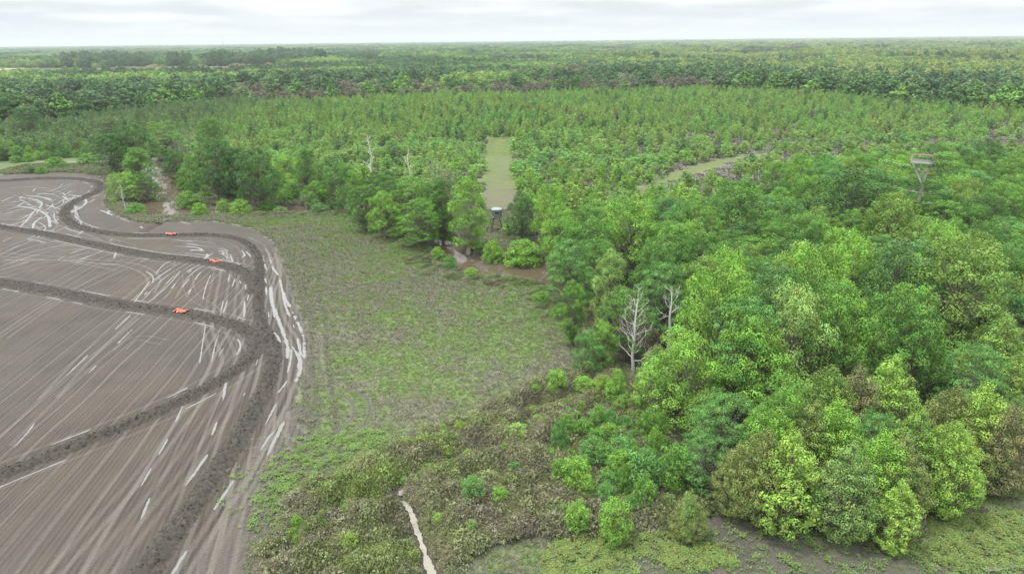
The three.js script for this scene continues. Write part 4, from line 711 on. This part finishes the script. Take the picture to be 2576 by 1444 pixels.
{ // brambles
  const mk = (seed, leaves, twigs) => { const q = rng(seed), b = new Bag(); for (let k = 0; k < twigs; k++) { const a = q() * 6.28, l = 0.5 + 0.5 * q(), x = (q() - 0.5) * 0.5, z = (q() - 0.5) * 0.5, f = 0.5 + 0.4 * q(), ps = []; for (let t = 0; t <= 3; t++) ps.push(V(x + Math.cos(a) * l * t / 3 + (q() - 0.5) * 0.1, 0.1 + 0.62 * Math.sin(t / 3 * 2.3) * l + (q() - 0.5) * 0.08, z + Math.sin(a) * l * t / 3 + (q() - 0.5) * 0.1)); b.tube(ps, [0.016, 0.014, 0.012, 0.008], 3, [f * 1.2, f * 1.08, f]); } for (let k = 0; k < leaves; k++) { const a = q() * 6.28, e = Math.pow(q(), 0.5), d = 0.85 * Math.sqrt(q()), f = 0.7 + 0.6 * q(), yy = 0.62 * Math.sqrt(Math.max(0.05, 1 - (d / 0.95) ** 2)) * (0.55 + 0.5 * e) * (1 + 0.35 * n3(Math.cos(a) * d * 3, Math.sin(a) * d * 3, seed)); b.leaf(V(Math.cos(a) * d, yy, Math.sin(a) * d), V((q() - 0.5) * 1.5, 0.8, (q() - 0.5) * 1.5).normalize(), 0.13, q, [f, f, f]); } return b.geo(); };
  const geos = [mk(1, 150, 34), mk(2, 220, 22), mk(3, 90, 50)], r = rng(910), list = [], stream = distTo(curve([[1000, 1250], [1022, 1275], [1036, 1300], [1046, 1330], [1055, 1358], [1068, 1395], [1085, 1444], [1108, 1520]], 1)), s2 = distTo(curve([[735, 1390], [757, 1325], [810, 1298], [900, 1268], [1000, 1240], [1030, 1205], [1120, 1165], [1240, 1130]], 1)), s3 = distTo(curve([[1331, 1090], [1330, 1060], [1345, 1030], [1430, 1004], [1500, 985]], 1));
  const bright = blob([[1060, 1120, 2.6, 1], [940, 1200, 3, 1.6], [880, 1230, 2.5, 1.3], [1000, 1390, 2, 1.2], [900, 1400, 2.4, 1.4], [1090, 1190, 2, 1], [1160, 1060, 1.6, 1]]);
  for (let k = 0; k < 60000 && list.length < 5600; k++) {
    const z = -lerp(33, 72, r()), x = lerp(-22, 26, r()), m = mScrub(x + n2(x * 0.4, z * 0.4), z + n2b(x * 0.4, z * 0.4)); if (m < 0.45 || r() > m * 1.1) continue;
    const ds = Math.min(stream(x, z)[0] - 0.35 - 0.25 * sstep(-45, -38, z), s3(x, z)[0] - 0.1), dg = s2(x, z)[0]; if (ds < 0.4 || dg < 0.75) continue;
    const b = 0.8 * bright(x, z), n = n2(x * 0.22, z * 0.22) * 0.6 + 0.5 * n2b(x * 0.7, z * 0.7), g = clamp(0.36 + 0.5 * n + 0.5 * b), v = 0.75 + 0.5 * r(), low = Math.min(1, 0.45 + Math.min(ds, dg) * 0.3), s = (0.7 + 0.75 * r()) * low, sy = s * (0.7 + 0.75 * r() + 0.45 * n2(x * 0.35 + 7, z * 0.35));
    list.push([x, groundH(x, z) - 0.08, z, s, sy, r() * 6.28, lerp(0.23, lerp(0.205, 0.22, b), g) * v, lerp(0.215, lerp(0.28, 0.32, b), g) * v, lerp(0.155, 0.075, g) * v]);
  }
  // brush along the near bank of the creek
  for (let k = 0; k < 9000; k++) {
    const z = -lerp(80, 160, r()), x = lerp(-60, 20, r()), [cd, cw] = dCreek(x, z); if (cd < cw + 2.2 || cd > cw + 6.5 * (0.6 + 0.6 * r()) || mWood(x, z) > 0.6 || mField(x, z) > 0.3) continue;
    if (at.call && x < -30 && z > -145) continue; const v = 0.7 + 0.5 * r(), g = r(), s = 0.5 + 0.55 * r(); list.push([x, groundH(x, z) - 0.08, z, s, s * (0.5 + 0.5 * r()), r() * 6.28, lerp(0.15, 0.13, g) * v, lerp(0.14, 0.23, g) * v, 0.065 * v]);
  }
  for (let k = 0; k < 5000; k++) { const z = -lerp(190, 222, r()), x = lerp(-155, -105, r()); if (mVerge(x, z) < 0.3 || r() > 0.35) continue; const v = 0.7 + 0.5 * r(); list.push([x, 0, z, 0.8 + r(), 0.4 + 0.5 * r(), r() * 6.28, 0.15 * v, 0.2 * v, 0.07 * v]); }
  scatter('bramble_thicket', geos, white, list, 'tangled brown and yellow-green brambles spreading over the lower scrub and creek bank', 'brambles');
}

// ------------------------------------------------------------------ plantation of saplings beyond the creek
{
  const r = rng(950), all = [], strip = pts(P_STRIP), trail = pts(P_CLEAR), tr0 = pts(P_TRAIL), wood = pts(P_WOOD);
  const inP = (poly, x, z) => { let c = false; for (let i = 0, j = poly.length - 1; i < poly.length; j = i++) if ((poly[i].z > z) !== (poly[j].z > z) && x < (poly[j].x - poly[i].x) * (z - poly[i].z) / (poly[j].z - poly[i].z) + poly[i].x) c = !c; return c; };
  const far = curve([[-200, 330], [100, 318], [300, 290], [560, 262], [800, 262], [1000, 250], [1400, 240], [1750, 232], [2000, 240], [2300, 268], [2576, 292], [2800, 312]], 10);
  const farZ = (x) => { for (let k = 0; k + 1 < far.length; k++) if (x >= far[k].x && x <= far[k + 1].x) return lerp(far[k].z, far[k + 1].z, (x - far[k].x) / (far[k + 1].x - far[k].x)); return x < 0 ? far[0].z : far[far.length - 1].z; };
  const near = curve([[-100, 380], [60, 385], [250, 380], [430, 410], [520, 430], [700, 470], [900, 470], [1060, 500], [1195, 560], [1215, 590]], 4);
  const nearZ = (x) => { if (x > near[near.length - 1].x) return -128; for (let k = 0; k + 1 < near.length; k++) if (x >= near[k].x && x <= near[k + 1].x) return lerp(near[k].z, near[k + 1].z, (x - near[k].x) / (near[k + 1].x - near[k].x)); return near[0].z; };
  for (let z = -120; z > -520; z -= 3.0 - 0.4 * sstep(-300, -450, z)) for (let x = -430; x < 430; x += 3.2) {
    const X = x + (r() - 0.5) * 2.6, Z = z + (r() - 0.5) * 2.2; if (Math.abs(X) > -Z * 0.86 + 8 || Z > nearZ(X) || Z < farZ(X)) continue;
    if (inP(strip, X + 1.6 * n2(Z * 0.14, 4) + 0.8 * n2b(X, Z * 0.5), Z + 2 * n2(X * 0.3, 8)) || inP(trail, X, Z) || inP(wood, X, Z) || heroes.some(([a, b, q, h]) => Math.abs(a - X) < q * 0.6 && Math.abs(b - Z) < q * 0.6)) continue;
    const [cd, cw] = Z > -230 ? dCreek(X, Z) : [99, 1]; if (cd < cw + 3) continue;
    const thin = sstep(30, 60, X) * sstep(-330, -220, Z) * sstep(-0.35, 0.35, fbm(X * 0.02 + 4, Z * 0.035, 3)); if (r() < 0.24 + 0.66 * thin || fbm(X * 0.035 + 40, Z * 0.05, 3) > 0.36) continue;
    const n = n2(X * 0.02, Z * 0.02), m = n2b(X * 0.09, Z * 0.09), big = r() < 0.07 ? 1.35 : 1, h = (2.7 + 2.2 * r() + 1.0 * m + 0.7 * n + 1.1 * sstep(-220, -330, Z)) * big * (1 - 0.25 * thin), w = lerp(2.2 + 1.5 * r(), 1.7 + 0.9 * r(), sstep(-220, -300, Z)) * (big > 1 ? 1.35 : 1);
    const left = sstep(-90, -170, X), v = 0.82 + 0.36 * r(); let c = [0.222 + 0.04 * n, 0.385 + 0.04 * m, 0.085]; if (big > 1 && r() < 0.6 || r() < 0.05) c = [0.11, 0.23, 0.065]; if (r() < 0.015) c = [0.17, 0.155, 0.1]; if (r() < 0.12) c = [0.24, 0.38, 0.08];
    c = [lerp(c[0], 0.12, left * 0.6), lerp(c[1], 0.185, left * 0.6), lerp(c[2], 0.085, left * 0.6)];
    all.push([X, 0, Z, w / 2.5, h / 5, r() * 6.28, c[0] * v, c[1] * v, c[2] * v]);
  }
  all.sort((a, b) => b[2] - a[2]);
  const own = all.splice(0, 296), tone = ['fresh', 'olive', 'fresh', 'lime', 'fresh', 'mid', 'yellow'];
  own.forEach((a, k) => plant('sapling', k, tone[r() * tone.length | 0], a[0], a[2], a[4] * 5, a[3] * 2.5, 'young green sapling in the nearest rows of the plantation beyond the creek', 'nearest saplings of the plantation', a[5]));
  const both = G.sapling.map((g) => { const t = g.trunk.toNonIndexed(), c = t.attributes.color; for (let i = 0; i < c.count; i++) c.setXYZ(i, 0.9, 0.55, 0.9); return mergeGeometries([g.crown, t]); });
  const slim = all.filter((a) => a[2] < -235 - 40 * n2(a[0] * 0.05, a[2] * 0.05)), broad = all.filter((a) => !(a[2] < -235 - 40 * n2(a[0] * 0.05, a[2] * 0.05)));
  scatter('slender_saplings', [both[0], both[4], both[1], both[2]], white, slim, 'far rows of slender young green trees in front of the dark woods', 'saplings');
  scatter('sapling_plantation', both, white, broad, 'wide plantation of young green saplings stretching to the far woods', 'saplings');
  // grey-brown brush between the rows
  const bl = [], bg = [1, 2].map((s) => { const q = rng(60 + s), b = new Bag(); for (let k = 0; k < 46; k++) { const a = q() * 6.28, d = Math.sqrt(q()), f = 0.7 + 0.6 * q(); b.leaf(V(Math.cos(a) * d, 0.15 + 0.75 * q() * (1 - d * 0.6), Math.sin(a) * d), V((q() - 0.5) * 2, 0.5, (q() - 0.5) * 2).normalize(), 0.42, q, [f, f, f]); } return b.geo(); });
  for (let k = 0; k < 60000 && bl.length < 15000; k++) { const Z = -lerp(125, 420, Math.pow(r(), 1.2)), X = lerp(-0.86, 0.86, r()) * -Z; if (Z > nearZ(X) || Z < farZ(X) || inP(strip, X, Z) || inP(tr0, X, Z) || inP(wood, X, Z)) continue; const low = inP(trail, X, Z) ? 0.45 : 1, g = clamp(0.4 + n2(X * 0.03, Z * 0.03) - 0.4 * sstep(40, 70, X)), v = 0.75 + 0.5 * r(), s = 0.8 + 0.9 * r(); bl.push([X, 0, Z, s, low * s * (0.6 + 0.6 * r()), r() * 6.28, lerp(0.2, 0.15, g) * v, lerp(0.185, 0.26, g) * v, lerp(0.155, 0.075, g) * v]); }
  scatter('plantation_brush', bg, white, bl, 'grey and green brush growing between the plantation saplings', 'brush');

  // ------------------------------------------------ far woods
  const lists = { wood: [], brown: [] };
  const zoneColor = (X, Z, q) => {
    const d = Math.hypot(X, Z), a = fbm(X * 0.004 + 20, Z * 0.004, 4), b = fbm(X * 0.0016, Z * 0.0035 + 5, 3), v = 0.78 + 0.44 * q(), ang = X / -Z; let c;
    const u = 0.32 + q() * 0.45 + a * 1.5 + b * 0.7;
    if (u < 0.4) c = [0.066, 0.14, 0.05]; else if (u < 0.8) c = [0.105, 0.215, 0.06]; else if (u < 1.05) c = [0.15, 0.285, 0.07]; else c = [0.23, 0.36, 0.085];
    if (d > 560 && b > -0.25 && q() < 0.6 * sstep(-0.1, 0.4, ang)) c = [0.23, 0.31, 0.08];
    if (b < -0.42 && q() < 0.6 && d > 520) c = [0.16, 0.155, 0.095];
    return [c[0] * v, c[1] * v, c[2] * v];
  };
  const edge = [], big = rng(960);
  for (let d = 330; d < 9000;) {
    const sp = d < 1100 ? 8.4 : d < 3000 ? 8.4 + (d - 1100) * 0.006 : 20 + (d - 3000) * 0.005, wide = 0.86 * d + 30;
    for (let x = -wide; x < wide; x += sp) {
      const X = x + (big() - 0.5) * sp * 0.9, Z = -(d + (big() - 0.5) * sp * 0.9); if (Z > farZ(X) - 4) continue;
      const open = d > 700 && fbm(X * 0.0011 + 70, Z * 0.0042, 3) > 0.24;
      const back = farZ(X) - Z, k = sp / 8.4; let c = zoneColor(X, Z, big);
      // small fields: one green at the left, straw fields far left, a tan clearing at the right
      const P = at(80, 287), Q = at(10, 178), S = at(2562, 240); if (Math.hypot((X - P.x) / 24, (Z - P.z) / 40) < 1 || Math.hypot((X - Q.x) / 110, (Z - Q.z) / 120) < 1 || Math.hypot((X - S.x) / 14, (Z - S.z) / 34) < 1) continue;
      const yellowish = X / -Z < -0.27 - 0.06 * n2(X * 0.01, Z * 0.01) && -Z > 800 && -Z < 1130;
      let h = (10.5 + 3.5 * big() + 1.8 * n2(X * 0.01, Z * 0.01)) * (1 + 0.12 * (k - 1) * 0.3), w = (9 + 5 * big()) * k * 1.02;
      if (yellowish) { h = 0.8 + 1.4 * big() + (big() < 0.04 ? 4 : 0); c = [0.30, 0.30, 0.13]; } else if (X / -Z < -0.26 && X / -Z > -0.62 && -Z >= 1130 && -Z < 1500 && n2(X * 0.007, 3) + 0.6 * n2(X * 0.03, Z * 0.01) > -0.35) { h = 13 + 9 * big() + 4 * n2(X * 0.02, 9); w *= 1.3; const v = 0.8 + 0.5 * big(); c = [0.078 * v, 0.155 * v, 0.058 * v]; }
      if (!yellowish && ((X > 70 && back < 150) || (X < -60 && back > 20 && back < 150))) { if (big() < 0.42) continue; h = 13 + 5 * big(); w = 13 + 7 * big(); const v = 0.8 + 0.4 * big(); c = big() < 0.8 ? [0.076 * v, 0.152 * v, 0.054 * v] : [0.105 * v, 0.2 * v, 0.064 * v]; }
      if (open) { h = 0.7 + 0.8 * big() + (big() < 0.06 ? 7 : 0); const v = 0.85 + 0.3 * big(); c = [0.26 * v, 0.33 * v, 0.13 * v]; } else if (d > 900) h *= 1 + 0.35 * n2b(X * 0.002, Z * 0.004) + 0.12 * n2(X * 0.012, Z * 0.012);
      const brownBand = back < 95 && X > -190 && X < 140 && big() < 0.85;
      if (brownBand) { lists.brown.push([X, 0, Z, w / 15, h * 0.62 / 13, big() * 6.28, ...(big() < 0.78 ? [0.145, 0.14, 0.09] : [0.19, 0.29, 0.1])]); continue; }
      const rec = [X, 0, Z, w / 10, h / 13, big() * 6.28, ...c];
      if (back < 34 && d < 620 && edge.length < 80) { edge.push([X, Z, h, w]); continue; }
      lists.wood.push(rec);
    }
    d += sp * 0.92;
  }
  edge.forEach(([X, Z, h, w], k) => plant('far', k, ['dark', 'dark', 'deep', 'dark', 'dusk', 'mid'][k % 6], X, Z, h, w, 'dark mature tree in the front rank of the far wood edge', 'mature trees along the far edge of the plantation', k * 1.7));
  const fg = G.far.map((g) => g.crown);
  scatter('distant_wood', fg, white, lists.wood, 'mixed green woods stretching in bands to the hazy horizon', 'woods');
  scatter('brown_thicket', fg, white, lists.brown, 'band of reddish brown leafless thicket behind the plantation', 'thicket');
}

// ------------------------------------------------------------------ hunting blind on its tower
{
  const p = at(1250, 580), o = thing('hunting_blind', 'small grey hunting blind on tall splayed legs at the mouth of the clearing', 'hunting blind');
  o.position.set(p.x, groundH(p.x, p.z), p.z); o.rotation.y = 0.12;
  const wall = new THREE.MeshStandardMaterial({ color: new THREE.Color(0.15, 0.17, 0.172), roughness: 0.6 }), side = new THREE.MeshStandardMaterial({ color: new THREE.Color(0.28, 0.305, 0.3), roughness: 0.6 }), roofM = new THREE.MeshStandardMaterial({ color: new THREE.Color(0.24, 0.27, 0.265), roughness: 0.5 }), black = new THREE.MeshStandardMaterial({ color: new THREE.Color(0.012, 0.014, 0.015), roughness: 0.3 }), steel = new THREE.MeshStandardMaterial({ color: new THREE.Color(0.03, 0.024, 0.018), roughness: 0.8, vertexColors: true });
  const B = 2.75, T2 = 4.35, R = 0.95, ch = 0.36; // octagon with narrow corner facets
  const oct = (s) => { const a = R * s, b = (R - ch) * s; return [[-b, a], [b, a], [a, b], [a, -b], [b, -a], [-b, -a], [-a, -b], [-a, b]]; }, ring = oct(1);
  for (let k = 0; k < 8; k++) { // wall panels, each a slab of its own
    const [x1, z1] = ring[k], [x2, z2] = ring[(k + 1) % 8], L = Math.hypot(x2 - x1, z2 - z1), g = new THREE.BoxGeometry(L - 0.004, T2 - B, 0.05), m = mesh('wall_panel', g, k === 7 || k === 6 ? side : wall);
    m.position.set((x1 + x2) / 2, (B + T2) / 2, (z1 + z2) / 2); m.rotation.y = -Math.atan2(z2 - z1, x2 - x1); o.add(m);
    const broad = k % 2 === 0, win = mesh('window', new THREE.BoxGeometry(broad ? 0.74 : 0.24, broad ? 0.32 : 1.05, 0.03), black); win.position.set(0, broad ? 0.22 : 0.12, -0.03); win.position.z = 0.022 * -1; m.add(win);
    const out = win.clone(); out.position.z = 0.022; m.add(out);
  }
  const fl = new THREE.Shape(ring.map(([x, z]) => new THREE.Vector2(x * 0.94, z * 0.94))), fg = new THREE.ExtrudeGeometry(fl, { depth: 0.08, bevelEnabled: false }); fg.rotateX(-Math.PI / 2); const floor = mesh('floor', fg, wall); floor.position.y = B - 0.06; o.add(floor);
  const rb = new Bag(), rim = oct(1.05).map(([x, z]) => [rb.v(x, T2 - 0.08, z), rb.v(x, T2 + 0.06, z), rb.v(x * 0.62, T2 + 0.24, z * 0.62)]), top = rb.v(0, T2 + 0.32, 0), bot = rb.v(0, T2 - 0.02, 0);
  for (let k = 0; k < 8; k++) { const a = rim[k], b = rim[(k + 1) % 8]; rb.tri(a[0], b[0], a[1]); rb.tri(b[0], b[1], a[1]); rb.tri(a[1], b[1], a[2]); rb.tri(b[1], b[2], a[2]); rb.tri(a[2], b[2], top); rb.tri(a[0], bot, b[0]); }
  const roof = rb.geo(); roof.deleteAttribute('color'); o.add(mesh('roof', roof, roofM));
  for (const [sx, sz] of [[-1, -1], [1, -1], [1, 1], [-1, 1]]) { const b = new Bag(); b.tube([V(sx * 0.55, B - 0.05, sz * 0.55), V(sx * 1.15, -0.05, sz * 1.15)], [0.058, 0.058], 5); o.add(mesh('leg', b.geo(true), steel)); }
  for (const y of [0.9, 1.9]) for (const [ax, az, bx, bz] of [[-1, -1, 1, -1], [1, -1, 1, 1], [1, 1, -1, 1], [-1, 1, -1, -1]]) { const e = lerp(1.15, 0.55, y / B), f = lerp(1.15, 0.55, (y + 0.75) / B), b = new Bag(); b.tube([V(ax * e, y, az * e), V(bx * f, y + 0.75, bz * f)], [0.04, 0.04], 4); o.add(mesh('brace', b.geo(true), steel)); }
  const lad = new THREE.Group(); lad.name = 'ladder'; o.add(lad);
  const A = V(-0.98, B - 0.05, 0.3), D = V(-2.35, -0.05, 0.75);
  for (const s of [-0.22, 0.22]) { const b = new Bag(); b.tube([V(A.x - 0.05 * s, A.y, A.z + s), V(D.x, D.y, D.z + s)], [0.045, 0.045], 5); lad.add(mesh('rail', b.geo(true), steel)); }
  for (let k = 1; k < 10; k++) { const q = A.clone().lerp(D, k / 10), b = new Bag(); b.tube([V(q.x, q.y, q.z - 0.22), V(q.x, q.y, q.z + 0.22)], [0.03, 0.03], 4); lad.add(mesh('rung', b.geo(true), steel)); }
}

// ------------------------------------------------------------------ old plank stand in a dying tree
{
  const h = 16.2, p = at(2330, 410, h), o = thing('tree_stand', 'weathered grey plank stand with rusty roof sheet on a forked trunk above the trees', 'tree stand');
  o.position.set(p.x, 0, p.z); o.rotation.y = -0.55; o.scale.setScalar(0.86); o.position.y = 2.7;
  const plank = [0.46, 0.39, 0.31].map((v) => new THREE.MeshStandardMaterial({ color: new THREE.Color(v, v * 0.98, v * 0.94), roughness: 0.9 })), rust = new THREE.MeshStandardMaterial({ color: new THREE.Color(0.125, 0.088, 0.068), roughness: 0.9 });
  const board = (name, a, b, w, t, k) => { const d = V(0, 0, 0).subVectors(b, a), m = mesh(name, new THREE.BoxGeometry(d.length(), w, t), plank[k % 3]); m.position.copy(a).lerp(b, 0.5); m.quaternion.setFromUnitVectors(V(1, 0, 0), d.normalize()); o.add(m); };
  const y = h - 0.1, W = 1.75, D = 1.1, ox = -0.65; // floor, rails, posts, roof
  for (let k = 0; k < 6; k++) board('floor_plank', V(ox - W, y - 0.35, -D + 0.2 + k * 0.38), V(ox + W, y - 0.38, -D + 0.2 + k * 0.38), 0.06, 0.32, k);
  for (let k = 0; k < 3; k++) board('rail_plank', V(ox - W, y - 0.2 + k * 0.25, D + 0.03), V(ox + W, y - 0.28 + k * 0.25, D + 0.03), 0.22, 0.05, k);
  board('rail_plank', V(ox - W, y + 0.3, -D), V(ox + W, y + 0.26, -D), 0.2, 0.05, 1); board('rail_plank', V(ox - W, y + 0.25, -D), V(ox - W, y + 0.25, D), 0.2, 0.05, 2); board('rail_plank', V(ox + W, y + 0.25, -D), V(ox + W, y + 0.2, D), 0.24, 0.05, 0);
  for (const [sx, sz] of [[-1, -1], [1, -1], [1, 1], [-1, 1]]) board('post', V(ox + sx * W, y - 0.45, sz * (D + 0.05)), V(ox + sx * W, y + 1.05, sz * (D + 0.05)), 0.14, 0.12, sx + 1);
  const rf = new THREE.PlaneGeometry(3.4, 2.2, 16, 10); { const q = rf.attributes.position; for (let i = 0; i < q.count; i++) q.setZ(i, 0.12 * n2(q.getX(i) * 1.3, q.getY(i) * 1.3) - 0.05 * q.getX(i) ** 2 * 0.3); rf.rotateX(-Math.PI / 2); rf.computeVertexNormals(); }
  rust.side = THREE.DoubleSide; const rs = mesh('roof_sheet', rf, rust); rs.position.set(ox - 0.1, y + 1.12, 0); o.add(rs);
  board('diagonal_brace', V(ox - W + 0.35, y - 0.45, D), V(0.35, h - 5.0, 0.4), 0.3, 0.09, 0); board('diagonal_brace', V(ox - W + 0.35, y - 0.45, -D), V(0.1, h - 4.6, -0.3), 0.22, 0.09, 1); board('step_plank', V(-0.9, h - 1.35, 0.42), V(1.1, h - 1.6, 0.42), 0.14, 0.08, 2); board('step_plank', V(-0.4, h - 1.95, 0.42), V(0.7, h - 1.9, 0.42), 0.14, 0.08, 1); board('step_plank', V(-0.75, h - 0.5, 0.5), V(-0.95, h - 1.5, 0.5), 0.14, 0.08, 1);
  const dt = thing('dead_tree', 'dying feathery tree that carries the old plank stand', 'tree'), r = rng(66), tb = new Bag(), lb = new Bag(), cb = new Bag(); dt.position.set(p.x, 0, p.z); dt.rotation.y = -0.55; heroes.push([p.x, p.z, 3, 16]);
  tb.tube([V(0.1, -0.1, 0), V(0.15, 5, 0.05), V(0, 9, 0), V(0.15, h - 4.5, 0), V(0.3, h - 2, 0), V(0.95, h - 0.5, 0), V(1.15, h + 1.3, -0.2)], [0.42, 0.37, 0.34, 0.3, 0.24, 0.17, 0.06], 9, [1, 1, 1], r);
  const limbs = [[V(0.1, h - 1.7, 0), V(-1.6, h - 0.75, 0.6), V(-3.2, h - 0.5, 0.7), V(-6, h + 0.2, 0.8)], [V(0.1, h - 5, 0), V(-2, h - 4.6, 0.7), V(-4.5, h - 4.2, 1), V(-7, h - 4.5, 1.2)], [V(0.2, h - 4.2, 0), V(-1.5, h - 3.7, -0.5), V(-3, h - 2.9, -0.8)], [V(0.2, h - 3.6, 0), V(1, h - 3, 0.6), V(1.6, h - 2.6, 0.4)], [V(0.6, h - 1, 0), V(2, h - 0.4, -0.5), V(3.8, h + 0.2, -1)], [V(0.2, h - 5.5, 0), V(2, h - 4.8, 0.4), V(4.2, h - 4.2, 0.3)], [V(1, h, 0), V(1.8, h + 1.2, 0.2), V(2.3, h + 1.7, 0.3)], [V(0.2, h - 6.5, 0), V(-2.5, h - 6.2, 1.2), V(-5, h - 6.4, 1.8)], [V(0.2, h - 7, 0), V(2.5, h - 6.2, 1), V(5, h - 6, 1.4)]];
  for (const l of limbs) { lb.tube(new THREE.CatmullRomCurve3(l).getPoints(8), [0.14, 0.12, 0.11, 0.1, 0.08, 0.07, 0.05, 0.04, 0.02], 5, [1, 1, 1], r); const c = new THREE.CatmullRomCurve3(l); for (let k = 0; k < 420; k++) { const q = c.getPoint(0.25 + 0.75 * r()); q.add(V((r() - 0.5) * 2.2, 0.1 + (r() - 0.5) * 0.5, (r() - 0.5) * 2.2)); const f = 0.8 + 0.4 * r(); cb.leaf(q, V((r() - 0.5) * 0.8, 1, (r() - 0.5) * 0.8).normalize(), 0.3, r, [f, f, f]); } }
  dt.add(mesh('trunk', tb.geo(true), new THREE.MeshStandardMaterial({ color: new THREE.Color(0.36, 0.32, 0.28), roughness: 1, vertexColors: true })), mesh('limb', lb.geo(true), deadMat), mesh('crown', cb.geo(), C.mid));
}

// ------------------------------------------------------------------ orange plastic gates in the levees
const orange = new THREE.MeshStandardMaterial({ color: new THREE.Color(0.62, 0.135, 0.088), roughness: 0.45, side: THREE.DoubleSide });
function gate(px, py, L, wide, deep, label, seed) {
  const p = at(px, py), c = curve(L, 0.3); let k = 0; c.forEach((q, i) => { if (Math.hypot(q.x - p.x, q.z - p.z) < Math.hypot(c[k].x - p.x, c[k].z - p.z)) k = i; });
  const a = c[Math.max(0, k - 2)], b = c[k + 2], d = Math.atan2(b.z - a.z, b.x - a.x), q = c[k], g = new Bag(), NX = 34, NZ = 22, id = [];
  for (let j = 0; j <= NZ; j++) for (let i = 0; i <= NX; i++) { const u = i / NX * 2 - 1, v = j / NZ * 2 - 1, rag = 0.8 + 0.26 * n2(v * 4.3 + seed, u > 0 ? 3 : 9), x = u * wide / 2 * rag, z = v * deep / 2 * (0.72 + 0.45 * n2(u * 5 + seed, v > 0 ? 1 : 5)), dip = 0.16 * Math.exp(-((x / 0.45) ** 2)); id.push(g.v(x, leveeY(z, 1.6) * 0.95 + 0.17 - dip + 0.06 * n2(x * 3 + seed, z * 3) + 0.03 * n2b(x * 8, z * 8), z)); }
  for (let j = 0; j < NZ; j++) for (let i = 0; i < NX; i++) { const k2 = j * (NX + 1) + i; g.tri(id[k2], id[k2 + NX + 1], id[k2 + 1]); g.tri(id[k2 + 1], id[k2 + NX + 1], id[k2 + NX + 2]); }
  const m = mesh(numbered('levee_gate'), g.geo(true), orange); m.geometry.deleteAttribute('color'); m.position.set(q.x, 0, q.z); m.rotation.y = -d; tag(m, label, 'plastic sheet', 'orange levee gates'); scene.add(m);
}
gate(433, 592, LEVEE1, 2.3, 1.1, 'orange plastic sheet on the outermost levee, farthest of the three', 1);
gate(540, 663, LEVEE2, 2.3, 1.1, 'orange plastic sheet sagging over the middle levee', 4);
gate(465, 786, LEVEE3, 2.3, 1.35, 'crumpled orange plastic sheet on the nearest of the levees', 8);

// ------------------------------------------------------------------ far marks: masts and small fields
{
  const mast = (px, d, h, label) => { const x = at(px, 400).x / -at(px, 400).z * d, o = thing('radio_mast', label, 'mast'), b = new Bag(), t = new Bag(); o.position.set(x, 0, -d); b.tube([V(0, 0, 0), V(0, h, 0)], [1.0, 0.5], 4); for (let k = 1; k < 8; k++) t.tube([V(-1.3, h * k / 8, 0), V(1.3, h * k / 8 + 2, 0)], [0.25, 0.25], 3); const m = new THREE.MeshStandardMaterial({ color: new THREE.Color(0.25, 0.25, 0.27), roughness: 0.7, vertexColors: true }); o.add(mesh('mast_pole', b.geo(), m), mesh('lattice', t.geo(), m)); };
  mast(602, 3600, 62, 'thin radio mast standing above the horizon at left of centre');
  const patch = (name, list, col, label) => { const s = new THREE.Shape(pts(list).map((p) => new THREE.Vector2(p.x, -p.z))), g = new THREE.ShapeGeometry(s); g.rotateX(-Math.PI / 2); g.translate(0, 0.05, 0); struct(name, g, new THREE.MeshStandardMaterial({ color: new THREE.Color(...col), roughness: 1 }), label); };
  patch('grass_field', [[55, 275], [90, 276], [110, 296], [95, 304], [60, 300]], [0.2, 0.36, 0.07], 'little bright green field behind the dark oaks at left');
  patch('straw_field', [[-60, 164], [50, 163], [60, 172], [-60, 180]], [0.42, 0.4, 0.22], 'pale straw coloured field far off at the left edge');
  patch('sand_field', [[2545, 228], [2576, 226], [2590, 250], [2545, 252]], [0.42, 0.36, 0.27], 'tan clearing between the woods at the right edge');
}
renderer.setSize(1024, 573);
renderer.render(scene, camera);
